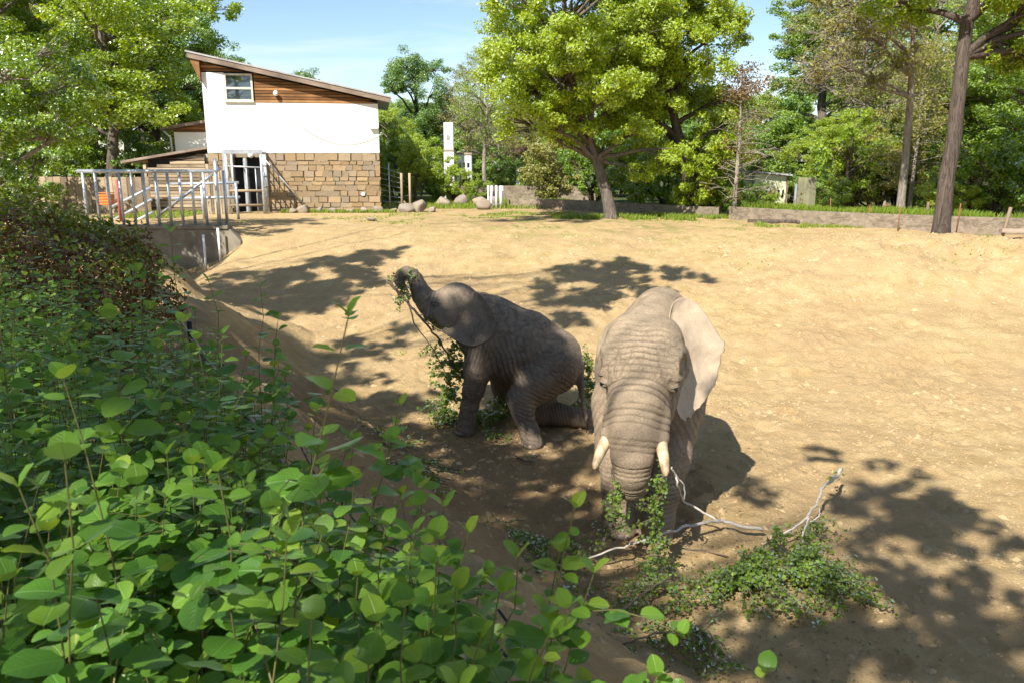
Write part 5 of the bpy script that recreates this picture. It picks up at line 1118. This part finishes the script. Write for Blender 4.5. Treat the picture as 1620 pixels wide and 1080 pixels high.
# ------------------------------------------------------------------ big-leaved shrubs on the bank in front
def big_leaf(seed, curl, fold, blunt=1.0):
    """oval leaf lying along +y, 1 long: 6 stations across a midrib"""
    rs = np.random.RandomState(seed); st = [0, .12, .3, .52, .75, .92, 1.0]; wd = [.03, .26, .40, .43, .35, .18, .0]; V = []; U = []
    for y, w in zip(st, wd):
        w *= blunt*(1 + rs.uniform(-.06, .06)); z = -curl*y*y
        for sx_ in (-1, -.5, 0, .5, 1): V.append((sx_*w, y, z + abs(sx_)*w*fold + (.02*math.sin(y*16 + seed) if abs(sx_) == 1 else 0))); U.append((sx_*w, y))
    n = 5; F = [(i*n + j, i*n + j + 1, (i + 1)*n + j + 1, (i + 1)*n + j) for i in range(6) for j in range(4)]
    return np.array(V), np.array(F), np.array(U)
def veined_leaf_mat(name, cols, trans=.42, gloss=.55, tcol=1.5, rough=.38):
    m = leaf_mat(name, cols, trans, gloss, tcol, rough); nt = m.node_tree; L = nt.links; n = nt.nodes
    def nd(ty, **k):
        d = n.new('ShaderNode' + ty)
        for a, v in k.items(): setattr(d, a, v)
        return d
    au = nd('Attribute', attribute_name='lu'); av = nd('Attribute', attribute_name='lv')
    ab = nd('Math', operation='ABSOLUTE'); L.new(au.outputs['Fac'], ab.inputs[0])
    mr = nd('MapRange'); mr.inputs['From Min'].default_value = .012; mr.inputs['From Max'].default_value = .035; mr.inputs['To Min'].default_value = 1; mr.inputs['To Max'].default_value = 0; L.new(ab.outputs[0], mr.inputs[0])
    sl = nd('Math', operation='MULTIPLY_ADD'); sl.inputs[1].default_value = -.75; L.new(ab.outputs[0], sl.inputs[0]); L.new(av.outputs['Fac'], sl.inputs[2])
    sn = nd('Math', operation='SINE'); mu = nd('Math', operation='MULTIPLY'); mu.inputs[1].default_value = 46; L.new(sl.outputs[0], mu.inputs[0]); L.new(mu.outputs[0], sn.inputs[0])
    ms = nd('MapRange'); ms.inputs['From Min'].default_value = .86; ms.inputs['From Max'].default_value = 1.0; ms.inputs['To Max'].default_value = .5; L.new(sn.outputs[0], ms.inputs[0])
    mx = nd('Math', operation='MAXIMUM'); L.new(mr.outputs[0], mx.inputs[0]); L.new(ms.outputs[0], mx.inputs[1])
    dif = [q for q in n if q.type == 'BSDF_DIFFUSE'][0]; src = dif.inputs[0].links[0].from_socket
    hs = nd('HueSaturation'); hs.inputs['Value'].default_value = 1.5; hs.inputs['Saturation'].default_value = .9; L.new(src, hs.inputs['Color'])
    mm = nd('MixRGB'); fm = nd('Math', operation='MULTIPLY'); fm.inputs[1].default_value = .55; L.new(mx.outputs[0], fm.inputs[0]); L.new(fm.outputs[0], mm.inputs[0]); L.new(src, mm.inputs[1]); L.new(hs.outputs[0], mm.inputs[2]); L.new(mm.outputs[0], dif.inputs[0])
    bp = nd('Bump'); bp.inputs['Strength'].default_value = .35; bp.inputs['Distance'].default_value = .02; bp.invert = True; L.new(mx.outputs[0], bp.inputs['Height'])
    for q in n:
        if q.type in ('BSDF_DIFFUSE', 'BSDF_GLOSSY'): L.new(bp.outputs[0], q.inputs['Normal'])
    return m
M['shrub'] = veined_leaf_mat('shrub_leaf', [(.045, .13, .016), (.075, .185, .02), (.115, .24, .026), (.165, .29, .032)])
M['shrub_tip'] = veined_leaf_mat('shrub_young_leaf', [(.07, .17, .02), (.11, .23, .026), (.16, .29, .03), (.25, .36, .04)], .5, .45)
M['shrub_stem'] = simple('shrub_stem', (.085, .085, .025), (.16, .135, .045), 30, .7, .2, .002)
LV = [big_leaf(k, [.10, .22, .05, .3, .16][k], [.10, .22, .3, .14, .05][k], [1, 1.08, .95, 1.02, 1.15][k]) for k in range(5)]
def leaf_me(k, mat):
    V, F, U = LV[k]; me = np_mesh('leaf', V, F, True); me.materials.append(mat)
    for nm, c in (('lu', 0), ('lv', 1)): a = me.attributes.new(nm, 'FLOAT', 'POINT'); a.data.foreach_set('value', U[:, c].astype(np.float32))
    return me
LME = {(k, tip): leaf_me(k, M['shrub_tip' if tip else 'shrub']) for k in range(5) for tip in (0, 1)}
CAMP = np.array([0, 0, 4.])
def shrub(name, label, stems, seed, side=.55, nparts=300):
    """stems: list of (base, tip, bend); opposite pairs of oval leaves up every stem and side shoot"""
    rs = np.random.RandomState(seed); root = empty(name, tuple(np.mean([s_[0] for s_ in stems], 0))); tag(root, label, 'shrub'); o0 = np.array(root.location)
    mb = MB(); Ls = []
    def shoot(P, r0, spacing, size, tipfrac, start):
        m = len(P); mb.tube(P - o0, list(np.linspace(r0, r0*.35, m)), 5, False)
        seg = np.linalg.norm(np.diff(P, axis=0), axis=1); S_c = np.concatenate([[0], np.cumsum(seg)]); L = S_c[-1]; s_ = start*L; ph = rs.uniform(0, 3.14); k = 0
        while s_ < L:
            i = min(np.searchsorted(S_c, s_) - 1, m - 2); i = max(i, 0); p = P[i] + (P[i + 1] - P[i])*(s_ - S_c[i])/seg[i]; tdir = (P[i + 1] - P[i])/seg[i]
            f = s_/L
            for sgn in (0, math.pi):
                a = ph + k*1.57*.8 + sgn + rs.uniform(-.3, .3); hd = np.array([math.cos(a), math.sin(a), 0]); d = hd*rs.uniform(.8, 1.1) + tdir*(.25 + .8*max(0, f - .8)) + np.array([0, 0, rs.uniform(-.35, .15)]); d /= np.linalg.norm(d)
                sz = size*rs.uniform(.5, 1.25)*(1 - .55*max(0, (f - .72)/.28))
                nrm = np.array([0, 0, 1.]) + rs.normal(size=3)*.28 + tdir*.2; nrm -= d*(nrm @ d); nrm /= np.linalg.norm(nrm)
                Ls.append((p + d*.008, d, nrm, sz, rs.randint(5), int(f > tipfrac)))
            s_ += spacing*rs.uniform(.75, 1.3); k += 1
        # tip pair standing up
        for sgn in (0, math.pi): hd = np.array([math.cos(ph + sgn), math.sin(ph + sgn), 0]); d = hd*.5 + np.array([0, 0, .8]); d /= np.linalg.norm(d); n2 = np.array([0, 0, 1.]) - hd; n2 -= d*(n2 @ d); n2 /= np.linalg.norm(n2); Ls.append((P[-1], d, n2, size*.5, rs.randint(5), 1))
    for (b_, t_, bend, size) in stems:
        b_ = np.array(b_, float); t_ = np.array(t_, float); mid = (b_ + t_)/2 + np.array([bend[0], bend[1], .1]); u = np.linspace(0, 1, 12)[:, None]
        P = (1 - u)**2*b_ + 2*u*(1 - u)*mid + u*u*t_; P[1:-1] += rs.normal(size=(10, 3))*.006
        shoot(P, .0032, .062, size, .9, .2)
        for q in range(rs.poisson(side*4)):
            i = rs.randint(4, 10); a = rs.uniform(0, 6.28); e = P[i] + np.array([math.cos(a), math.sin(a), rs.uniform(.1, .7)])*rs.uniform(.1, .26); uu = np.linspace(0, 1, 5)[:, None]
            shoot(P[i]*(1 - uu) + e*uu + np.array([0, 0, .03])*np.sin(uu*3.14), .0018, .052, size*.8, .92, .2)
    mb.build('stem', M['shrub_stem'], root, True)
    C_ = np.array([l[0] for l in Ls]); dist = np.linalg.norm(C_ - CAMP, axis=1); zc = C_[:, 1]*.9745 - (C_[:, 2] - 4)*.2243; ok = (zc > .1) & (np.abs(C_[:, 0]/zc) < .66) & (np.abs((C_[:, 1]*.2243 + (C_[:, 2] - 4)*.9745)/zc) < .45)
    score = np.array([l[3] for l in Ls])/dist*np.clip((C_[:, 2] - 2.6)*2, .15, 2)*np.where(ok, 1, .01); order = np.argsort(-score)
    for i in order[:nparts]:
        p, d, n_, sz, k, tip = Ls[i]; x_ = np.cross(d, n_); o = bpy.data.objects.new('leaf', LME[(k, tip)]); link(o, root); pl = p - o0
        o.matrix_local = Matrix(((x_[0]*sz, d[0]*sz, n_[0]*sz, pl[0]), (x_[1]*sz, d[1]*sz, n_[1]*sz, pl[1]), (x_[2]*sz, d[2]*sz, n_[2]*sz, pl[2]), (0, 0, 0, 1)))
    for tip in (0, 1):
        VS = []; FS = []; US = []; off = 0
        for i in order[nparts:]:
            p, d, n_, sz, k, tp = Ls[i]
            if tp != tip: continue
            V, F, U = LV[k]; x_ = np.cross(d, n_); VS.append(p - o0 + sz*(V[:, :1]*x_ + V[:, 1:2]*d + V[:, 2:]*n_)); FS.append(F + off); US.append(U); off += len(V)
        if not VS: continue
        me = np_mesh('leaves', np.concatenate(VS), np.concatenate(FS), True); U = np.concatenate(US)
        for nm, c in (('lu', 0), ('lv', 1)): a = me.attributes.new(nm, 'FLOAT', 'POINT'); a.data.foreach_set('value', U[:, c].astype(np.float32))
        o = mesh_obj('leaves' if not tip else 'young_leaves', me, M['shrub_tip' if tip else 'shrub'], root); o['kind'] = 'stuff'
    return root
def xr(y): return float(np.interp(y, [.8, 1.23, 1.6, 2.46, 3.2, 5.0, 6], [.36, .20, -.08, -.58, -.95, -2.2, -2.9]))
def field(y0, y1, n, seed, ztop):
    rs = np.random.RandomState(seed); out = []
    while len(out) < n:
        y = rs.uniform(y0, y1); x = rs.uniform(-.78*y - .5, xr(y) + .05)
        if math.hypot(x, y) < .62: continue
        edge = sstep(.0, .5, xr(y) - x)
        zt = ztop - .34*(1 - edge) + rs.normal()*.07 + (rs.uniform(.1, .38) if rs.rand() < .13 else 0)
        dmin = math.hypot(x, y)
        if dmin < 1.0: zt = min(zt, 3.42)
        bx = x - rs.uniform(.0, .25); by = y + rs.uniform(-.15, .15)
        out.append(((bx, by, gz(bx, by) - .02), (x, y, zt), (rs.uniform(-.1, .1), rs.uniform(-.1, .1)), rs.uniform(.062, .094)*(1 if y0 < 1.5 else .82 if y0 < 3 else .75)))
    return out
def hero(L):
    out = []
    for u, v, d, dx in L:
        t_ = PX(u, v, d); bx, by = t_.x + dx, d + .08; out.append(((bx, by, gz(bx, by)), tuple(t_), (.03, 0), .07))
    return out
shrub('snowberry_shrub', 'leafy green shrub with round paired leaves spilling over the barrier pipes', field(.72, 1.9, 120, 1, 3.33) + hero([(702, 800, 1.30, -.2), (885, 872, 1.22, -.22), (100, 598, 1.25, .1), (345, 745, 1.05, -.05), (940, 905, 1.2, -.3), (790, 935, 1.1, -.2), (1040, 1070, 1.12, -.32), (1212, 1062, 1.15, -.4), (660, 800, 1.5, -.25), (30, 770, .95, 0), (870, 1000, 1.1, -.3), (760, 1010, 1.05, -.2), (610, 830, 1.35, -.2), (560, 760, 1.6, -.2), (690, 890, 1.15, -.2), (820, 880, 1.2, -.25), (640, 960, 1.0, -.15), (720, 930, 1.05, -.2), (900, 960, 1.15, -.3)]), 101)
shrub('snowberry_shrub', 'leafy green shrub with tall thin shoots between hedge and barrier', field(1.9, 3.3, 170, 2, 3.28) + hero([(632, 640, 1.9, -.35), (270, 368, 2.6, -.05), (412, 455, 2.7, -.15), (165, 648, 1.9, .05), (440, 505, 2.9, -.2), (330, 445, 2.6, .0), (215, 430, 2.5, 0), (500, 650, 2.3, -.25), (560, 700, 2.0, -.25), (60, 470, 2.4, 0)]), 102)
shrub('snowberry_shrub', 'leafy green shrub with small looking leaves at the foot of the clipped hedge', field(3.3, 5.4, 170, 3, 3.25) + hero([(440, 560, 3.4, -.2), (360, 600, 3.6, -.1), (250, 440, 3.8, 0), (140, 520, 3.6, 0)]), 103)
# clipped hedge, green outside and brown within
def hedge(name, c, rad, seed, label):
    e = empty(name, (c[0], c[1], gz(c[0], c[1]))); tag(e, label, 'hedge'); rs = np.random.RandomState(seed); zc = rad[2]*.95
    n = 21000; g = rs.normal(size=(n, 3)); g /= np.linalg.norm(g, axis=1, keepdims=True); bump = 1 + .16*fbm(g*1.0 + seed, 2.2, 3) + .07*vnoise(g + 4, 7); rr = np.where(rs.rand(n) < .8, rs.uniform(.86, 1.06, n), rs.uniform(.5, .9, n))
    P = g*bump[:, None]*rr[:, None]*np.array(rad); P[:, 2] += zc; k = P[:, 2] > .03; P, g2, rr = P[k], g[k], rr[k]
    br = (vnoise(P + 9, 2.4) + .9*vnoise(P, 8) - .5*g2[:, 2] > .08) | (rr < .88)
    for nm, sel, mt in (('leaves', ~br, 'hedge_green'), ('old_leaves', br, 'hedge_brown')):
        V, Fq = leaf_quads(P[sel], .062, rs, .5, g2[sel]*1.2, .42); o = mesh_obj(nm, np_mesh(nm, V, Fq), M[mt], e); o['kind'] = 'stuff'
    b = MB()
    for q in range(40):
        d = rs.normal(size=3); d[2] = abs(d[2]) + .3; d /= np.linalg.norm(d); b.tube([(d[0]*.1, d[1]*.1, 0), d*np.array(rad)*.5 + np.array([0, 0, .3]), d*np.array(rad)*.85 + np.array([0, 0, zc*.6])], [.02, .012, .005], 5, False)
    b.build('stem', M['bark_dark'], e)
M['hedge_green'] = leaf_mat('hedge_leaf', [(.06, .10, .012), (.10, .15, .016), (.16, .20, .025), (.25, .26, .04)], .35, .12)
M['hedge_brown'] = leaf_mat('hedge_old_leaf', [(.05, .03, .018), (.11, .055, .025), (.17, .085, .035), (.14, .13, .03)], .25, .1)
hedge('hedge', (-4.15, 6.5), (1.15, 1.3, .80), 7, 'rounded hedge with small green and brown leaves behind the big leaved shrubs')
hedge('hedge', (-5.6, 8.2), (1.5, 1.5, .72), 8, 'rounded hedge under the low hanging near tree')
# ------------------------------------------------------------------ cut birch boughs given as fodder
t = NT('birch_bark'); n = t.noise(7, 5, .6); n2 = t.noise(38, 3, .6); t.col(t.mix(t.ramp(n, [(.3, (.32, .27, .22)), (.6, (.52, .47, .40))]), (.12, .09, .07), t.ramp(n2, [(.6, 0.), (.7, .8)]))); t.rough(.7, .3); t.bump(n2, .4, .004); M['birch'] = t.m
M['twig'] = simple('twig_bark', (.09, .06, .045), (.17, .12, .085), 20, .8, .3, .003)
M['birch_leaf'] = leaf_mat('birch_leaf', [(.06, .13, .012), (.10, .19, .018), (.16, .25, .025), (.24, .32, .04)], .45, .45)
def bough(name, label, stems, sprays, seed, leaf=.04, mat='birch', cat='branch', group=None):
    """stems: (points, r0, r1); sprays: (centre, radii, twigs, leaves per twig, droop)"""
    rs = np.random.RandomState(seed); o0 = np.array(stems[0][0][0]); e = empty(name, tuple(o0)); tag(e, label, cat, group); allp = []
    for P, r0, r1 in stems:
        Q = catmull(P, 4*len(P)); Q[1:-1] += rs.normal(size=(len(Q) - 2, 3))*max(r0*.35, .004); b = MB(); b.tube(Q - o0, list(np.linspace(r0, r1, len(Q))), 7); b.build('stem', M[mat], e, True); allp.append(Q)
    A = np.concatenate(allp); tb = MB(); LC = []
    for c, rad, nt_, nl, droop in sprays:
        c = np.array(c); rad = np.array(rad)
        for q in range(nt_):
            g = rs.normal(size=3)*.5; tip = c + g*rad; gzz = float(gsample(np.array([tip[0]]), np.array([tip[1]]))[0]); tip[2] = max(tip[2], gzz + .015)
            d = np.linalg.norm(A - tip, axis=1) + rs.uniform(0, .25, len(A)); s0 = A[int(np.argmin(d))]
            if np.linalg.norm(tip - s0) > .75: s0 = tip + (s0 - tip)*.5*rs.uniform(.3, 1) + rs.normal(size=3)*.08
            s0 = s0.copy(); s0[2] = max(s0[2], gzz + .01)
            P = bez(s0, tip, .08 - droop*.3, 6, rs, .14); P[:, 2] = np.maximum(P[:, 2], gzz + .008); tb.tube(P - o0, list(np.linspace(.0055, .0015, 6)), 4, False)
            tt = rs.uniform(.15, 1.05, nl); i = np.clip((tt*5).astype(int), 0, 4); f = (tt*5 - i)[:, None]; X = P[i]*(1 - f) + P[np.minimum(i + 1, 5)]*f + rs.normal(size=(nl, 3))*.022; X[:, 2] = np.maximum(X[:, 2] - .008, gzz + .006); LC.append(X)
    tag(tb.build('twigs', M['twig'], e), kind='stuff')
    if LC:
        V, Fq = leaf_quads(np.concatenate(LC) - o0, leaf, rs, .45, None, .78); o = mesh_obj('leaves', np_mesh('leaves', V, Fq), M['birch_leaf'], e); o['kind'] = 'stuff'
    return e
GB = 'cut birch boughs lying around the elephants'
T3 = lambda u, v, z: tuple(PZ(u, v, z))
TY = lambda u, v, Y: tuple(PX(u, v, Y))
bough('birch_branch', 'long white birch branch propped before the elephant, forked up to its tusk', [
    ([T3(1207, 837, .10), T3(1165, 830, .16), T3(1138, 824, .20), T3(1095, 830, .24), T3(1055, 842, .26), T3(1010, 856, .24), T3(960, 872, .18), T3(900, 890, .10), T3(845, 897, .06)], .021, .007),
    ([T3(1138, 824, .20), T3(1110, 808, .30), T3(1082, 792, .45), TY(1074, 772, 7.05), TY(1070, 752, 7.0), TY(1063, 738, 6.95)], .014, .008), ([TY(1082, 790, 7.08), TY(1083, 770, 7.05), TY(1075, 758, 7.02), TY(1066, 745, 6.98)], .008, .005)],
    [(T3(880, 885, .08), (.5, .35, .08), 16, 26, .3), (T3(830, 850, .06), (.3, .3, .06), 10, 22, .3)], 201, group=GB)
bough('fodder_bough', 'leafy green twigs hanging from the curled trunk down to the ground', [
    ([(1.32, 7.27, 1.0), (1.42, 7.12, .92), TY(1040, 800, 7.02), TY(1035, 850, 7.1), T3(1022, 905, .08)], .012, .005), ([(1.12, 7.3, 1.0), (1.02, 7.12, .95), TY(968, 740, 7.1), TY(972, 790, 7.15), TY(975, 830, 7.2)], .010, .004), ([TY(1050, 720, 7.2), TY(1047, 760, 7.1), TY(1045, 800, 7.1)], .008, .004)],
    [(TY(1040, 770, 7.05), (.14, .14, .32), 15, 20, .8), (TY(1035, 830, 7.05), (.18, .2, .30), 20, 20, .8), (T3(1030, 895, .15), (.35, .3, .16), 20, 20, .6), (TY(970, 770, 7.1), (.12, .14, .3), 11, 20, .8), (TY(985, 815, 7.1), (.2, .15, .15), 10, 20, .8), (T3(920, 860, .1), (.4, .4, .1), 9, 16, .3)], 202, mat='twig', group=GB)
bough('fodder_bough', 'heap of dark green leafy birch bough with a crooked white stem', [
    ([T3(1331, 742, .30), T3(1322, 755, .30), T3(1303, 768, .28), T3(1296, 790, .25), T3(1282, 808, .22), T3(1275, 830, .20), T3(1268, 860, .16), T3(1258, 890, .10)], .021, .008),
    ([T3(1280, 815, .22), T3(1255, 835, .2), T3(1220, 852, .18), T3(1195, 875, .14), T3(1175, 900, .1)], .014, .006), ([T3(1282, 825, .2), T3(1295, 815, .22), T3(1296, 802, .25)], .008, .005)],
    [(T3(1270, 890, .16), (.42, .36, .22), 90, 34, .5), (T3(1200, 910, .14), (.42, .3, .18), 80, 34, .5), (T3(1320, 920, .12), (.36, .34, .14), 60, 30, .6), (T3(1140, 920, .1), (.36, .28, .12), 44, 28, .5), (T3(1360, 930, .08), (.22, .2, .08), 16, 22, .5), (T3(1290, 850, .1), (.35, .25, .12), 18, 18, .3), (T3(1240, 960, .08), (.4, .16, .08), 22, 24, .6), (T3(1322, 752, .28), (.1, .1, .05), 3, 14, .3)], 203, group=GB)
bough('fodder_bough', 'thin brown boughs with sparse leaves lying on the sand before the shrubs', [
    ([T3(915, 1013, .04), T3(950, 985, .10), T3(985, 962, .14), T3(1040, 925, .16), T3(1090, 915, .1)], .015, .005), ([T3(938, 1040, .03), T3(975, 1025, .08), T3(1015, 1008, .12), T3(1085, 992, .12), T3(1120, 985, .06)], .013, .004), ([T3(1012, 985, .04), T3(1045, 960, .1), T3(1090, 945, .1)], .010, .004), ([T3(965, 1010, .05), T3(1020, 985, .1), T3(1050, 970, .12)], .008, .004)],
    [(T3(1060, 930, .1), (.5, .4, .1), 30, 18, .4), (T3(1080, 1000, .07), (.4, .3, .08), 24, 18, .4), (T3(1000, 930, .08), (.4, .3, .08), 18, 18, .4), (T3(1130, 1050, .05), (.35, .25, .05), 16, 18, .4), (T3(960, 990, .05), (.3, .3, .05), 8, 14, .3)], 204, mat='twig', group=GB)
bough('fodder_bough', 'dark leafy litter of twigs between the shrubs and the adult elephant', [([T3(800, 880, .03), T3(860, 870, .05), T3(900, 850, .04)], .008, .004)],
    [(T3(850, 880, .04), (.4, .35, .05), 26, 24, .4), (T3(640, 850, .04), (.35, .4, .05), 22, 24, .4), (T3(600, 720, .03), (.3, .3, .04), 9, 20, .4), (T3(880, 950, .04), (.3, .3, .04), 14, 20, .4)], 205, mat='twig', group=GB)
bough('fodder_bough', 'long leafy bough held in the young elephant\'s curled trunk', [
    ([TY(612, 443, 11.5), TY(630, 462, 11.45), TY(648, 482, 11.4), TY(668, 505, 11.35), TY(690, 532, 11.3), TY(705, 556, 11.3), TY(716, 580, 11.35)], .024, .010), ([TY(648, 482, 11.4), TY(655, 510, 11.35), TY(672, 535, 11.3), TY(690, 560, 11.3), TY(705, 590, 11.35)], .013, .006), ([TY(664, 500, 11.35), TY(690, 520, 11.2), TY(710, 528, 11.2)], .008, .005),
     ([TY(716, 580, 11.35), TY(705, 620, 11.4), TY(712, 660, 11.45), T3(735, 664, .03)], .009, .005)],
    [(TY(725, 575, 11.35), (.38, .22, .28), 40, 22, .4), (TY(705, 625, 11.4), (.36, .25, .4), 50, 22, .5), (TY(690, 560, 11.3), (.3, .2, .25), 12, 14, .5), (T3(700, 655, .1), (.4, .3, .14), 26, 20, .5), (TY(640, 450, 11.45), (.1, .08, .1), 6, 16, .4), (TY(628, 480, 11.45), (.12, .1, .2), 6, 12, .7), (TY(700, 510, 11.35), (.3, .1, .2), 5, 8, .6), (TY(655, 425, 11.5), (.22, .1, .1), 4, 10, .2)], 206, leaf=.05, mat='twig', group=GB)
bough('fodder_bough', 'leafy boughs heaped on the ground beneath and behind the sitting young elephant', [
    ([T3(690, 672, .03), T3(760, 660, .06), T3(830, 650, .1), T3(905, 640, .2), TY(935, 590, 12.1)], .012, .005)],
    [(T3(775, 655, .15), (.45, .4, .22), 46, 22, .4), (TY(925, 560, 12.2), (.2, .2, .22), 14, 20, .4), (TY(930, 615, 12.0), (.22, .2, .26), 26, 22, .4), (TY(940, 655, 11.9), (.2, .2, .12), 14, 20, .4), (T3(790, 690, .03), (.3, .2, .03), 8, 16, .3), (T3(625, 710, .03), (.25, .25, .03), 8, 16, .3)], 207, leaf=.05, mat='twig', group=GB)
for k, (pts, lb) in enumerate([([T3(812, 716, .015), T3(828, 726, .02), T3(843, 727, .012)], 'short dark stick on the sand by the young elephant\'s hind foot'), ([T3(500, 700, .02), T3(540, 720, .03), T3(560, 745, .02)], 'thin dark stick lying on the slope beside the shrubs'), ([T3(1085, 868, .015), T3(1120, 872, .02), T3(1152, 880, .015)], 'thin stick on the lit sand near the birch branch'), ([T3(585, 395, 1.2), T3(560, 400, 1.2)], '')]):
    if not lb: continue
    b = MB(); q0 = Vector(pts[0]); b.tube([Vector(p) - q0 for p in catmull(pts, 7)], [.010]*6 + [.005], 5); o = b.build('stick', M['twig'], None, True); o.location = q0 + Vector((0, 0, float(gsample(np.array([q0.x]), np.array([q0.y]))[0]) - q0.z + .015)); tag(o, lb, 'stick')
# loose leaves and bits dropped on the ground
rs = np.random.RandomState(8); n = 2600; x = np.concatenate([rs.uniform(-4, 3.6, n//2), rs.normal(1.6, 1.0, n//4), rs.normal(-.9, .9, n//4)]); y = np.concatenate([rs.uniform(4.5, 13, n//2), rs.normal(6.6, .8, n//4), rs.normal(11.0, .8, n//4)])
k = (x > np.array([bank_edge(v) for v in y]) + .2); x, y = x[k], y[k]; Pn = np.stack([x, y, gsample(x, y) + .008], 1); V, Fq = leaf_quads(Pn, .035, rs, 2.2, None, .6); V[:, 2] = np.maximum(V[:, 2], gsample(V[:, 0], V[:, 1]) + .003)
M['litter'] = leaf_mat('litter_leaf', [(.10, .06, .025), (.18, .11, .05), (.12, .16, .03), (.22, .17, .08)], .2, .1)
tag(mesh_obj('leaf_litter', np_mesh('leaf_litter', V, Fq), M['litter']), 'loose dropped leaves and bits scattered on the sandy soil', 'leaf litter', kind='stuff')
